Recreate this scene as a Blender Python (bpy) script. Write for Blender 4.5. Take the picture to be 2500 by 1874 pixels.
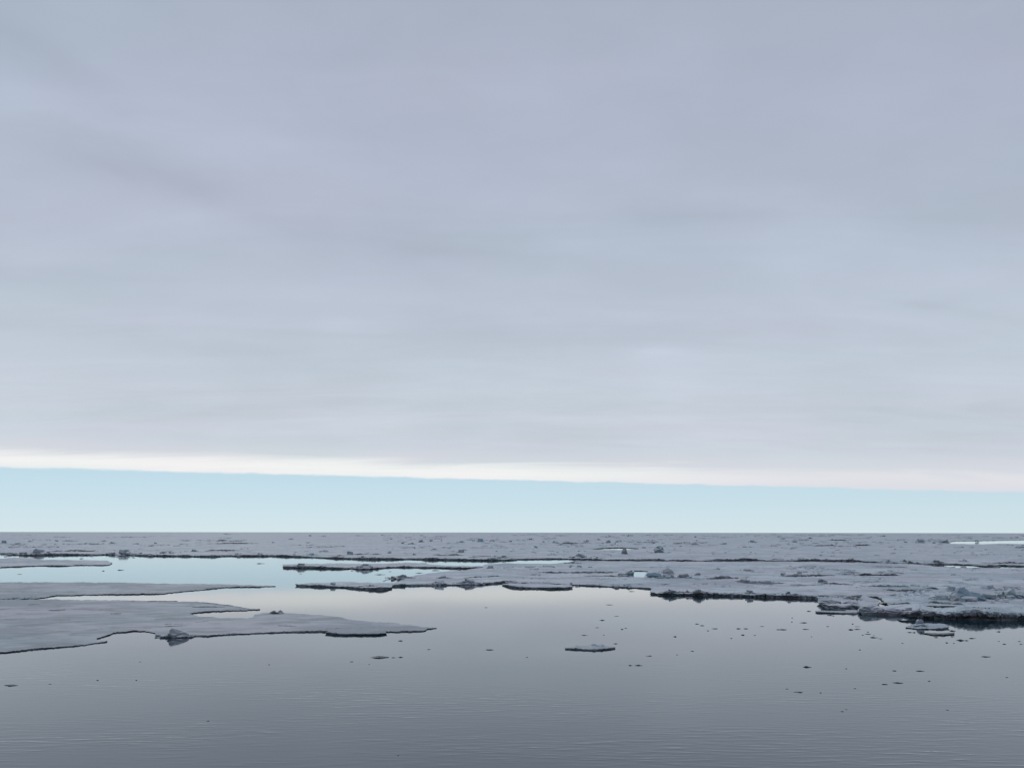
import bpy, bmesh, math, random
from mathutils import Vector, Matrix, Euler, noise
from mathutils.geometry import delaunay_2d_cdt

for o in list(bpy.data.objects):
    bpy.data.objects.remove(o, do_unlink=True)
S = bpy.context.scene
COL = S.collection
R = math.radians
random.seed(7)

# ------------------------------------------------------------------ camera
W_PX, H_PX, F_PX = 2500.0, 1874.0, 1960.0
CAM_H = 10.0
HORIZON_V, ROLL = 1298.8, math.atan2(3.0, 2500.0)
PITCH = math.atan2(HORIZON_V - H_PX / 2, F_PX)
cd = bpy.data.cameras.new('camera'); cam = bpy.data.objects.new('camera', cd); COL.objects.link(cam)
cd.sensor_width = 36.0; cd.lens = 36.0 * F_PX / W_PX
cd.clip_start = 0.1; cd.clip_end = 200000.0
cam.location = (0, 0, CAM_H)
CAM_ROT = Matrix.Rotation(R(90) + PITCH, 3, 'X') @ Matrix.Rotation(ROLL, 3, 'Z')
cam.rotation_euler = CAM_ROT.to_euler()
S.camera = cam


def ray(u, v):
    return (CAM_ROT @ Vector(((u - W_PX / 2) / F_PX, -(v - H_PX / 2) / F_PX, -1.0))).normalized()


def at(u, v, z=0.0):
    """point of the level plane z that is seen at photograph position (u, v)"""
    d = ray(u, v)
    k = (z - CAM_H) / min(d.z, -0.0002)
    return Vector((d.x * k, d.y * k, z))


def lin(r, g, b):
    f = lambda c: c / 12.92 if c <= 0.04045 else ((c + 0.055) / 1.055) ** 2.4
    return (f(r / 255), f(g / 255), f(b / 255))


# ------------------------------------------------------------------ sky
SUN_EL, SUN_AZ = R(36), R(-20)          # ahead of the camera, to the right, veiled by the overcast
SKY_STRENGTH = 0.1
world = bpy.data.worlds.new('World'); S.world = world; world.use_nodes = True
nt = world.node_tree; N = nt.nodes; L = nt.links
for n in list(N): N.remove(n)


def node(tree, typ, **kw):
    n = tree.nodes.new(typ)
    for k, v in kw.items(): setattr(n, k, v)
    return n


def math_node(tree, op, a=None, b=None, c=None, clamp=False):
    n = node(tree, 'ShaderNodeMath', operation=op, use_clamp=clamp)
    for i, x in enumerate((a, b, c)):
        if x is None: continue
        if isinstance(x, (int, float)): n.inputs[i].default_value = x
        else: tree.links.new(x, n.inputs[i])
    return n.outputs[0]


def mix_col(tree, fac, a, b, blend='MIX'):
    n = node(tree, 'ShaderNodeMix', data_type='RGBA', blend_type=blend)
    for s, x in ((n.inputs[0], fac), (n.inputs[6], a), (n.inputs[7], b)):
        if isinstance(x, (int, float)): s.default_value = x
        elif isinstance(x, tuple): s.default_value = (*x[:3], 1)
        else: tree.links.new(x, s)
    return n.outputs[2]


def smooth(tree, x, lo, hi):
    n = node(tree, 'ShaderNodeMapRange', interpolation_type='SMOOTHSTEP')
    tree.links.new(x, n.inputs[0]); n.inputs[1].default_value = lo; n.inputs[2].default_value = hi
    return n.outputs[0]


def noise_tex(tree, vec, scale, detail=3.0, rough=0.5, dist=0.0):
    n = node(tree, 'ShaderNodeTexNoise')
    n.inputs['Scale'].default_value = scale; n.inputs['Detail'].default_value = detail
    n.inputs['Roughness'].default_value = rough; n.inputs['Distortion'].default_value = dist
    if vec is not None: tree.links.new(vec, n.inputs['Vector'])
    return n.outputs['Fac']


def mapping(tree, vec, scale=(1, 1, 1), rot=(0, 0, 0), loc=(0, 0, 0)):
    n = node(tree, 'ShaderNodeMapping'); tree.links.new(vec, n.inputs[0])
    n.inputs['Scale'].default_value = scale; n.inputs['Rotation'].default_value = rot
    n.inputs['Location'].default_value = loc
    return n.outputs[0]


tc = node(nt, 'ShaderNodeTexCoord')
dvec = tc.outputs['Generated']
sky = node(nt, 'ShaderNodeTexSky', sky_type='NISHITA', sun_disc=False)
sky.sun_elevation = SUN_EL; sky.sun_rotation = SUN_AZ
sky.air_density = 0.5; sky.dust_density = 0.0; sky.ozone_density = 3.0
# clear polar air under the cloud edge: pale at the horizon, bluer above
csep = node(nt, 'ShaderNodeSeparateXYZ'); L.new(dvec, csep.inputs[0])
cramp = node(nt, 'ShaderNodeValToRGB'); L.new(csep.outputs[2], cramp.inputs[0])
cst = [(0.0, (208, 224, 229)), (0.03, (203, 223, 230)), (0.075, (192, 219, 229)), (0.2, (160, 204, 226)), (1.0, (110, 160, 205))]
ce = cramp.color_ramp.elements
while len(ce) < len(cst): ce.new(0.5)
for e, (p, c) in zip(ce, cst): e.position = p; e.color = (*lin(*c), 1)
cs = node(nt, 'ShaderNodeVectorMath', operation='SCALE'); L.new(cramp.outputs[0], cs.inputs[0]); cs.inputs['Scale'].default_value = 1.0 / SKY_STRENGTH
clear = mix_col(nt, 0.9, sky.outputs[0], cs.outputs[0])
# far edge of the cloud deck: a straight line in the sky (a level deck that ends)
edge_n = ray(2500, 1203).cross(ray(0, 1141)).normalized()
if edge_n.z < 0: edge_n = -edge_n
dot = node(nt, 'ShaderNodeVectorMath', operation='DOT_PRODUCT'); L.new(dvec, dot.inputs[0]); dot.inputs[1].default_value = edge_n
lift = dot.outputs['Value']
sep = node(nt, 'ShaderNodeSeparateXYZ'); L.new(dvec, sep.inputs[0])
zz = math_node(nt, 'ADD', math_node(nt, 'MAXIMUM', sep.outputs[2], 0.0), 0.09)
comb = node(nt, 'ShaderNodeCombineXYZ')
L.new(math_node(nt, 'DIVIDE', sep.outputs[0], zz), comb.inputs[0])
L.new(math_node(nt, 'DIVIDE', sep.outputs[1], zz), comb.inputs[1])
deck = comb.outputs[0]
wob = noise_tex(nt, mapping(nt, dvec, (22, 22, 120)), 1.0, 6.0, 0.62)
wob = math_node(nt, 'MULTIPLY', math_node(nt, 'SUBTRACT', wob, 0.5), 0.006)
lw = math_node(nt, 'ADD', lift, wob)
mask = smooth(nt, lw, -0.0012, 0.0022)
# brightness of the deck's underside by height above its far edge
broad = noise_tex(nt, mapping(nt, deck, (0.42, 1.0, 1), (0, 0, R(-16))), 1.0, 4.0, 0.55, 0.6)
soft = noise_tex(nt, mapping(nt, dvec, (3.0, 3.0, 5.0), (0, 0, 0), (3.1, 1.7, 0.4)), 1.0, 3.0, 0.5)
wisp = noise_tex(nt, mapping(nt, deck, (0.75, 2.4, 1), (0, 0, R(-24)), (4.3, 2.2, 0)), 1.0, 4.0, 0.55, 0.9)
lr = math_node(nt, 'ADD', lift, math_node(nt, 'MULTIPLY', math_node(nt, 'SUBTRACT', wisp, 0.5),
               math_node(nt, 'ADD', 0.02, math_node(nt, 'MULTIPLY', lift, 0.25))))
ramp = node(nt, 'ShaderNodeValToRGB'); L.new(lr, ramp.inputs[0])
stops = [(0.0, (236, 237, 239)), (0.007, (244, 243, 242)), (0.013, (240, 240, 240)), (0.023, (211, 216, 223)), (0.040, (202, 209, 219)),
         (0.085, (198, 206, 217)), (0.15, (191, 200, 213)), (0.27, (182, 191, 207)), (0.40, (175, 184, 202)),
         (0.56, (168, 176, 193)), (0.75, (163, 171, 188)), (1.0, (163, 171, 188))]
el = ramp.color_ramp.elements
while len(el) < len(stops): el.new(0.5)
for e, (p, c) in zip(el, stops): e.position = p; e.color = (*lin(*c), 1)
amp = math_node(nt, 'ADD', math_node(nt, 'MULTIPLY', math_node(nt, 'SUBTRACT', broad, 0.5), 0.22),
                math_node(nt, 'MULTIPLY', math_node(nt, 'SUBTRACT', wisp, 0.5), 0.20))
amp = math_node(nt, 'ADD', amp, math_node(nt, 'MULTIPLY', math_node(nt, 'SUBTRACT', soft, 0.5), 0.14))
mott = noise_tex(nt, mapping(nt, dvec, (8, 8, 20), (0, 0, 0), (2.2, 6.1, 3.3)), 1.0, 4.0, 0.6, 0.5)
amp = math_node(nt, 'ADD', amp, math_node(nt, 'MULTIPLY', math_node(nt, 'SUBTRACT', mott, 0.5), 0.09))
# a few bigger bars and thin places of the cloud deck
swirl = math_node(nt, 'MULTIPLY', math_node(nt, 'SUBTRACT', noise_tex(nt, mapping(nt, dvec, (7, 7, 16)), 1.0, 4.0, 0.6, 0.4), 0.5), 1.8)
swirl2 = math_node(nt, 'MULTIPLY', math_node(nt, 'SUBTRACT', noise_tex(nt, mapping(nt, dvec, (9, 9, 20), (0, 0, 0), (5, 2, 7)), 1.0, 4.0, 0.6, 0.4), 0.5), 1.8)
for (u, v, ln, wd, ang, val) in [(420, 445, 250, 42, 17, -0.085), (120, 135, 170, 50, 28, -0.06), (90, 250, 150, 40, 10, 0.05), (560, 345, 330, 45, 6, 0.05), (1880, 495, 230, 40, 5, 0.065),
                                 (2250, 745, 48, 12, 2, -0.07), (1120, 785, 130, 45, 4, -0.045), (1600, 858, 75, 16, 0, 0.055), (1080, 605, 150, 20, 5, -0.045), (1560, 772, 120, 14, 4, 0.05),
                                 (950, 725, 330, 28, 5, 0.045), (2080, 935, 260, 38, 3, -0.04), (1300, 960, 420, 26, 2, 0.03), (120, 800, 240, 24, 3, -0.04)]:
    d0 = ray(u, v); d1 = ray(u + 100 * math.cos(R(ang)), v + 100 * math.sin(R(ang))); tn = (d1 - d0).normalized(); nn = d0.cross(tn).normalized()
    parts = []
    for vec, size, wv_ in ((tn, ln, swirl), (nn, wd, swirl2)):
        dp = node(nt, 'ShaderNodeVectorMath', operation='DOT_PRODUCT'); L.new(dvec, dp.inputs[0]); dp.inputs[1].default_value = vec
        off = d0.dot(vec)
        q = math_node(nt, 'DIVIDE', math_node(nt, 'SUBTRACT', dp.outputs['Value'], off), size / F_PX)
        q = math_node(nt, 'ADD', q, wv_)
        parts.append(math_node(nt, 'MULTIPLY', q, q))
    fr_ = node(nt, 'ShaderNodeVectorMath', operation='DOT_PRODUCT'); L.new(dvec, fr_.inputs[0]); fr_.inputs[1].default_value = d0
    gs = math_node(nt, 'EXPONENT', math_node(nt, 'MULTIPLY', math_node(nt, 'ADD', parts[0], parts[1]), -1.0))
    gs = math_node(nt, 'MULTIPLY', gs, math_node(nt, 'GREATER_THAN', fr_.outputs['Value'], 0.0))
    amp = math_node(nt, 'ADD', amp, math_node(nt, 'MULTIPLY', gs, val))
gain = math_node(nt, 'ADD', 1.0, math_node(nt, 'MULTIPLY', amp, smooth(nt, lift, 0.0, 0.06)))
vm = node(nt, 'ShaderNodeVectorMath', operation='SCALE'); L.new(ramp.outputs[0], vm.inputs[0]); L.new(gain, vm.inputs['Scale'])
tint = noise_tex(nt, mapping(nt, deck, (0.7, 1.3, 1), (0, 0, R(-18)), (9.0, 5.0, 0)), 1.0, 2.0, 0.5)
tcol = mix_col(nt, smooth(nt, tint, 0.3, 0.7), (0.975, 1.006, 0.998), (1.008, 0.998, 1.006))
cloud = mix_col(nt, 1.0, vm.outputs[0], tcol, 'MULTIPLY')
dull = math_node(nt, 'MULTIPLY', smooth(nt, sep.outputs[0], -0.05, 0.45), smooth(nt, lift, 0.05, 0.0))
cloud = mix_col(nt, math_node(nt, 'MULTIPLY', dull, 0.9), cloud, lin(217, 219, 227))
sc = node(nt, 'ShaderNodeVectorMath', operation='SCALE'); L.new(cloud, sc.inputs[0]); sc.inputs['Scale'].default_value = 1.0 / SKY_STRENGTH
total = mix_col(nt, mask, clear, sc.outputs[0])
bg = node(nt, 'ShaderNodeBackground'); L.new(total, bg.inputs[0]); bg.inputs[1].default_value = SKY_STRENGTH
wo = node(nt, 'ShaderNodeOutputWorld'); L.new(bg.outputs[0], wo.inputs[0])
world.cycles.sampling_method = 'AUTOMATIC'

# ------------------------------------------------------------------ sun, exposure
sd = bpy.data.lights.new('sun', 'SUN'); sd.energy = 0.5; sd.angle = R(16); sd.color = (1.0, 0.96, 0.9)
sun = bpy.data.objects.new('sun', sd); COL.objects.link(sun)
to_sun = Vector((math.sin(SUN_AZ) * math.cos(SUN_EL), math.cos(SUN_AZ) * math.cos(SUN_EL), math.sin(SUN_EL)))
sun.rotation_euler = to_sun.to_track_quat('Z', 'Y').to_euler()
S.view_settings.view_transform = 'Standard'; S.view_settings.look = 'None'
S.view_settings.exposure = 0.0; S.view_settings.gamma = 1.0; S.view_settings.use_curve_mapping = False
S.render.engine = 'CYCLES'
S.cycles.max_bounces = 6

# ------------------------------------------------------------------ materials


def new_mat(name):
    m = bpy.data.materials.new(name); m.use_nodes = True
    t = m.node_tree
    return m, t, t.nodes['Principled BSDF']


def snow_color(t, pos, bright=1.0):
    """wind-packed summer snow: pale, with greyer wet patches and drift streaks"""
    big = noise_tex(t, mapping(t, pos, (0.035, 0.05, 0.05), (0, 0, R(12))), 1.0, 4.0, 0.6, 0.6)
    fine = noise_tex(t, mapping(t, pos, (0.35, 0.5, 0.6)), 1.0, 5.0, 0.65)
    mid = noise_tex(t, mapping(t, pos, (0.11, 0.16, 0.2), (0, 0, R(-20)), (2, 6, 0)), 1.0, 5.0, 0.62, 0.4)
    k = math_node(t, 'ADD', math_node(t, 'MULTIPLY', big, 0.45), math_node(t, 'ADD', math_node(t, 'MULTIPLY', fine, 0.2), math_node(t, 'MULTIPLY', mid, 0.35)))
    col = mix_col(t, smooth(t, k, 0.44, 0.55), (0.42 * bright, 0.455 * bright, 0.49 * bright),
                  (0.60 * bright, 0.615 * bright, 0.645 * bright))
    # wet seams and scuffed drifts
    seam = noise_tex(t, mapping(t, pos, (0.17, 0.30, 0.4), (0, 0, R(10)), (11, 4, 0)), 1.0, 4.0, 0.6, 0.8)
    col = mix_col(t, smooth(t, seam, 0.54, 0.64), col, (0.37 * bright, 0.395 * bright, 0.425 * bright))
    hue = noise_tex(t, mapping(t, pos, (0.06, 0.06, 0.06), (0, 0, 0), (5, 9, 2)), 1.0, 2.0)
    return mix_col(t, 1.0, col, mix_col(t, smooth(t, hue, 0.35, 0.65), (0.93, 1.02, 1.015), (1.012, 0.998, 1.012)), 'MULTIPLY')


def bare_color(t, pos, dark, lightc):
    a = noise_tex(t, mapping(t, pos, (0.5, 0.5, 1.2)), 1.0, 5.0, 0.65)
    b = noise_tex(t, mapping(t, pos, (0.13, 0.13, 0.2), (0, 0, 0), (7, 3, 1)), 1.0, 2.0)
    c1 = mix_col(t, smooth(t, b, 0.38, 0.62), (dark[0] * 0.85, dark[1] * 1.1, dark[2] * 1.06), (dark[0] * 1.12, dark[1] * 0.95, dark[2] * 1.0))
    w = noise_tex(t, mapping(t, pos, (0.16, 0.16, 0.5), (0, 0, 0), (1, 12, 5)), 1.0, 3.0, 0.6)
    a = math_node(t, 'ADD', math_node(t, 'MULTIPLY', a, 0.6), math_node(t, 'MULTIPLY', w, 0.4))
    return mix_col(t, smooth(t, a, 0.42, 0.62), c1, lightc)


def ice_material(name, bright=1.0, dark=(0.075, 0.08, 0.10), lightc=(0.26, 0.29, 0.34), lo=0.30, hi=0.72, rough=0.6):
    """snow lies on whatever faces up; the steep faces are bare wet ice"""
    m, t, b = new_mat(name)
    g = node(t, 'ShaderNodeNewGeometry')
    pos = g.outputs['Position']
    sp = node(t, 'ShaderNodeSeparateXYZ'); t.links.new(g.outputs['Normal'], sp.inputs[0])
    fr = noise_tex(t, mapping(t, pos, (1.3, 1.3, 1.3)), 1.0, 4.0, 0.6)
    up = math_node(t, 'ADD', sp.outputs[2], math_node(t, 'MULTIPLY', math_node(t, 'SUBTRACT', fr, 0.5), 0.5))
    f = smooth(t, up, lo, hi)
    col = mix_col(t, f, bare_color(t, pos, dark, lightc), snow_color(t, pos, bright))
    t.links.new(col, b.inputs['Base Color'])
    b.inputs['Roughness'].default_value = rough
    b.inputs['Specular IOR Level'].default_value = 0.08
    bh = noise_tex(t, mapping(t, pos, (1.6, 1.6, 2.0)), 1.0, 6.0, 0.68)
    bn = node(t, 'ShaderNodeBump'); bn.inputs['Strength'].default_value = 0.55; bn.inputs['Distance'].default_value = 0.12
    t.links.new(bh, bn.inputs['Height']); t.links.new(bn.outputs[0], b.inputs['Normal'])
    return m


M_SNOW = ice_material('snow_covered_ice')
M_THIN = ice_material('thin_grey_ice', 0.78)
M_RUBBLE = ice_material('rubble_ice', 0.95, (0.20, 0.225, 0.24), (0.42, 0.46, 0.49), 0.1, 0.75)
M_GLACIAL = ice_material('blue_green_ice', 0.85, (0.22, 0.32, 0.365), (0.31, 0.42, 0.465), 0.8, 1.15)
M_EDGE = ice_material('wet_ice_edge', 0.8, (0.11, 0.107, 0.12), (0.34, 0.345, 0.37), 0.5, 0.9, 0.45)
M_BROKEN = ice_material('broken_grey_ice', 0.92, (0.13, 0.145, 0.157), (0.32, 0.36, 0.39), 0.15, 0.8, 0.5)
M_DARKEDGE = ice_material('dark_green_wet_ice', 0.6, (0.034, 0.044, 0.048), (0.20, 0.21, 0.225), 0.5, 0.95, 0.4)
M_WET = ice_material('waterlogged_ice', 0.13, (0.028, 0.032, 0.04), (0.07, 0.078, 0.09), 0.5, 0.9, 0.35)

m, t, b = new_mat('sea_water'); M_WATER = m
g = node(t, 'ShaderNodeNewGeometry'); pos = g.outputs['Position']
b.inputs['Base Color'].default_value = (0.012, 0.038, 0.052, 1)
b.inputs['Roughness'].default_value = 0.05
b.inputs['IOR'].default_value = 1.54
rip = noise_tex(t, mapping(t, pos, (0.5, 1.5, 1), (0, 0, R(-12))), 1.0, 2.0, 0.5, 0.2)
fine = noise_tex(t, mapping(t, pos, (0.6, 3.0, 1), (0, 0, R(-12)), (3, 8, 0)), 1.0, 2.0, 0.5)
fine = math_node(t, 'POWER', fine, 3.0)
patch = smooth(t, noise_tex(t, mapping(t, pos, (0.05, 0.11, 1), (0, 0, R(-11))), 1.0, 3.0, 0.6), 0.35, 0.7)
spy = node(t, 'ShaderNodeSeparateXYZ'); t.links.new(pos, spy.inputs[0])
calm = smooth(t, spy.outputs[1], 80.0, 30.0)
hgt = math_node(t, 'ADD', math_node(t, 'MULTIPLY', rip, 0.0028), math_node(t, 'MULTIPLY', fine, 0.028))
hgt = math_node(t, 'MULTIPLY', hgt, math_node(t, 'ADD', 0.02, math_node(t, 'MULTIPLY', calm, math_node(t, 'ADD', 0.12, math_node(t, 'MULTIPLY', patch, 1.4)))))
bn = node(t, 'ShaderNodeBump'); bn.inputs['Strength'].default_value = 1.0; bn.inputs['Distance'].default_value = 1.0
t.links.new(hgt, bn.inputs['Height']); t.links.new(bn.outputs[0], b.inputs['Normal'])

# ------------------------------------------------------------------ helpers


def tag(o, label=None, cat=None, group=None, kind=None):
    if label: o['label'] = label
    if cat: o['category'] = cat
    if group: o['group'] = group
    if kind: o['kind'] = kind
    return o


def mesh_obj(name, verts, faces, mat, parent=None, loc=None, smooth_shade=False):
    loc = Vector(loc) if loc is not None else Vector((0, 0, 0))
    me = bpy.data.meshes.new(name)
    me.from_pydata([tuple(Vector(v) - loc) for v in verts], [], faces)
    me.materials.append(mat)
    if smooth_shade:
        me.polygons.foreach_set('use_smooth', [True] * len(me.polygons))
    me.update()
    o = bpy.data.objects.new(name, me); COL.objects.link(o)
    if parent is not None:
        o.parent = parent; o.location = loc - parent.location
    else:
        o.location = loc
    return o


def empty(name, loc):
    o = bpy.data.objects.new(name, None); o.empty_display_size = 0.3
    o.location = loc; COL.objects.link(o)
    return o


def inside(p, poly):
    x, y = p; c = False; j = len(poly) - 1
    for i in range(len(poly)):
        xi, yi = poly[i]; xj, yj = poly[j]
        if (yi > y) != (yj > y) and x < (xj - xi) * (y - yi) / (yj - yi) + xi: c = not c
        j = i
    return c


def rough_line(pts, rnd, step=6.0, ju=1.2, jv=0.35, closed=True):
    """a hand-drawn outline broken up into the uneven steps of an ice edge"""
    out = []
    n = len(pts)
    for i in range(n if closed else n - 1):
        a = pts[i]; c = pts[(i + 1) % n]
        ln = max(abs(c[0] - a[0]), abs(c[1] - a[1]) * 3)
        off = (a[0] < -30 and c[0] < -30) or (a[0] > 2530 and c[0] > 2530)
        k = max(1, int(ln / (step * (6 if off else 1))))
        for q in range(k):
            s = q / k
            u = a[0] + (c[0] - a[0]) * s; v = a[1] + (c[1] - a[1]) * s
            if q or True:
                w = noise.noise(Vector((u * 0.05, v * 0.2, 3.3))) * 0.9 + rnd.uniform(-1, 1) * 0.45
                u += rnd.uniform(-ju, ju); v += w * jv
            out.append((u, v))
    return out


def make_floe(name, label, outline, t=0.3, mat=None, edge=None, holes=(), bumps=(), rough=1.0, group=None, kind=None,
              cat='ice floe', step=4.5, gu=11.0, gv=2.6, relief=0.10, seed=None, lip=0.10, jv=0.6, tu=None, upper=None):
    rnd = random.Random(seed if seed is not None else name + label)
    mat = mat or M_SNOW; edge = edge or M_EDGE
    ol = rough_line(outline, rnd, step, 1.2 * rough, jv * rough)
    hl = [rough_line(h, rnd, 5.0, 0.8, 0.15) for h in holes]
    us = [p[0] for p in ol]; vs = [p[1] for p in ol]
    verts = []; edges = []
    for loop in [ol] + hl:
        s = len(verts); verts += [Vector(p) for p in loop]
        edges += [(s + i, s + (i + 1) % len(loop)) for i in range(len(loop))]
    nb = len(verts)
    v = min(vs) + gv * 0.5
    while v < max(vs):
        u = min(us) + rnd.uniform(0, gu)
        stepu = gu
        while u < max(us):
            far = (u < -60 or u > 2560)
            p = (u + rnd.uniform(-.35, .35) * gu, v + rnd.uniform(-.35, .35) * gv)
            if inside(p, ol) and not any(inside(p, h) for h in hl):
                # keep off the outline
                ok = True
                for q in ol:
                    if abs(q[0] - p[0]) < gu * 0.35 and abs(q[1] - p[1]) < gv * 0.35: ok = False; break
                if ok: verts.append(Vector(p))
            u += stepu * (4 if far else 1)
        v += gv
    r = delaunay_2d_cdt(verts, edges, [list(range(len(ol)))], 1, 1e-4)
    pv, fs = r[0], r[2]
    if hl:
        fs = [f for f in fs if not any(inside((sum(pv[i][0] for i in f) / 3, sum(pv[i][1] for i in f) / 3), h) for h in hl)]
    # boundary
    cnt = {}
    for f in fs:
        for i in range(len(f)):
            e = (f[i], f[(i + 1) % len(f)]); cnt[e] = True
    bnd = [e for e in cnt if (e[1], e[0]) not in cnt]
    onb = set(i for e in bnd for i in e)
    top = []
    for i, p in enumerate(pv):
        tt = t
        if tu:
            tt = tu[0][1] if p[0] < tu[0][0] else tu[-1][1]
            for (ua, ta), (ub, tb) in zip(tu, tu[1:]):
                if ua <= p[0] <= ub: tt = ta + (tb - ta) * (p[0] - ua) / (ub - ua)
        g = at(p[0], p[1], tt)
        z = tt * (1 + 0.55 * noise.fractal(Vector((g.x * 0.22, g.y * 0.22, 4.4)), 0.8, 2.1, 3))
        n1 = noise.fractal(Vector((g.x * 0.09, g.y * 0.09, 1.7)), 0.9, 2.1, 4)
        if i in onb:
            z += n1 * relief * 0.6 + rnd.uniform(-.5, .5) * 0.14 * tt
        else:
            z += n1 * relief
        for (bu, bv, bw, bh_) in bumps:
            du = (p[0] - bu) / (bw * 0.5); dv = (p[1] - bv) / 3.0
            q = du * du + dv * dv
            if q < 6: z += bh_ * math.exp(-q) * (0.7 + 0.6 * rnd.random())
        top.append(Vector((g.x, g.y, max(z, 0.06))))
    c = sum((top[i] for i in onb), Vector()) / max(1, len(onb)); c.z = 0.0
    root = mesh_obj(name, top, [tuple(f) for f in fs], mat, None, c, True)
    # make sure the snow faces up
    me = root.data
    if me.polygons and sum(p.normal.z for p in me.polygons) < 0:
        me.flip_normals(); flipped = True
    else: flipped = False
    tag(root, label, None if kind == 'structure' else cat, group, kind)
    # the broken edge
    ev = []; ef = []; idx = {}
    nxt = {}
    for a, b2 in bnd: nxt.setdefault(a, []).append(b2)
    outn = {}
    for a, b2 in bnd:
        d = (top[b2] - top[a]); d.z = 0
        nrm = Vector((d.y, -d.x, 0))
        if flipped: nrm = -nrm
        if nrm.length > 0: nrm.normalize()
        for i in (a, b2): outn[i] = outn.get(i, Vector()) + nrm
    for i in onb:
        nrm = outn[i]
        if nrm.length > 0: nrm = nrm.normalized()
        p = top[i]
        dist = max(20.0, p.length); und = t * (0.1 + 0.4 * rnd.random())
        rows = [p.copy(),
                p + nrm * (lip * t * rnd.uniform(0.2, 1.6)) - Vector((0, 0, p.z * rnd.uniform(0.12, 0.35))),
                p + nrm * (lip * t * rnd.uniform(-1.0, 1.0)) - Vector((0, 0, p.z * rnd.uniform(0.45, 0.65))),
                p - nrm * und - Vector((0, 0, p.z * rnd.uniform(0.82, 0.93))),
                p - nrm * (und * 0.6) - Vector((0, 0, p.z + 0.25))]
        idx[i] = len(ev); ev += rows
    for a, b2 in bnd:
        A = idx[a]; B = idx[b2]
        for k in range(4):
            f = (A + k, A + k + 1, B + k + 1, B + k)
            ef.append(f if not flipped else f[::-1])
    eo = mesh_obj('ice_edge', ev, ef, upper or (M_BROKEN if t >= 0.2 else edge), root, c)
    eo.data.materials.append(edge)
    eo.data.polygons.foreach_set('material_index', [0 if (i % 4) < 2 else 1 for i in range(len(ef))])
    return root


# angular blocks and thin plates of ice, shared by every pile
def hull_mesh(name, rnd, n, sx, sy, sz, mat, flat=False):
    bm = bmesh.new()
    for i in range(n):
        a = rnd.uniform(0, 2 * math.pi); r_ = rnd.uniform(0.72, 1.0)
        x = math.copysign(abs(math.cos(a)) ** 0.7, math.cos(a)) * r_; y = math.copysign(abs(math.sin(a)) ** 0.7, math.sin(a)) * r_
        z = rnd.choice((-1, 1)) * rnd.uniform(0.7, 1.0) if flat else rnd.uniform(-1, 1)
        bm.verts.new((x * sx, y * sy, z * sz))
    r = bmesh.ops.convex_hull(bm, input=bm.verts)
    bmesh.ops.delete(bm, geom=[e for e in r['geom_interior'] if isinstance(e, bmesh.types.BMVert)], context='VERTS')
    bmesh.ops.recalc_face_normals(bm, faces=bm.faces)
    me = bpy.data.meshes.new(name); bm.to_mesh(me); bm.free(); me.materials.append(mat)
    return me


_r = random.Random(11)
BLOCKS = [hull_mesh('ice_block', _r, 26, 0.5, 0.45, 0.42, M_RUBBLE, i % 3 == 0) for i in range(12)]
BLUES = [hull_mesh('ice_block', _r, 28, 0.5, 0.45, 0.42, M_GLACIAL, i % 3 == 0) for i in range(6)]
DARKS = [hull_mesh('ice_block', _r, 22, 0.5, 0.45, 0.38, M_BROKEN, i % 3 == 0) for i in range(6)]


def lens_mesh(name, rnd, mat):
    """low melted scrap of ice: long, thin at the ends, a little hump somewhere along it"""
    n = 7; V = []; Fc = []; pk = rnd.uniform(-.4, .4)
    for i in range(n):
        x = -0.5 + i / (n - 1)
        w = max(0.10, (1 - abs(2 * x) ** 2.2)) * rnd.uniform(0.7, 1.0) * 0.5
        h = (0.25 + 0.75 * math.exp(-((2 * x - pk) / 0.5) ** 2)) * rnd.uniform(0.6, 1.0) * (0.35 if i in (0, n - 1) else 1)
        oy = rnd.uniform(-.1, .1)
        V += [(x, oy - w, -0.3), (x, oy - w * 0.8, h * 0.6), (x, oy + rnd.uniform(-.1, .1) * w, h), (x, oy + w * 0.8, h * 0.55), (x, oy + w, -0.3)]
    for i in range(n - 1):
        for k in range(4):
            a = i * 5 + k; Fc.append((a, a + 5, a + 6, a + 1))
    Fc += [(0, 1, 2, 3, 4), tuple((n - 1) * 5 + k for k in (4, 3, 2, 1, 0))]
    me = bpy.data.meshes.new(name); me.from_pydata(V, [], Fc); me.materials.append(mat)
    bm = bmesh.new(); bm.from_mesh(me); bmesh.ops.recalc_face_normals(bm, faces=bm.faces); bm.to_mesh(me); bm.free()
    return me


CHUNKS = [lens_mesh('ice_fragment', _r, M_WET) for i in range(14)]


def put_block(me, parent, loc, size, rnd, tilt=25, turn=180):
    o = bpy.data.objects.new('ice_block', me); COL.objects.link(o)
    o.parent = parent; o.location = Vector(loc) - parent.location
    o.scale = size
    o.rotation_euler = (R(rnd.uniform(-tilt, tilt)), R(rnd.uniform(-tilt, tilt)), R(rnd.choice((0, 180)) + rnd.uniform(-turn, turn)))
    return o


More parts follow.
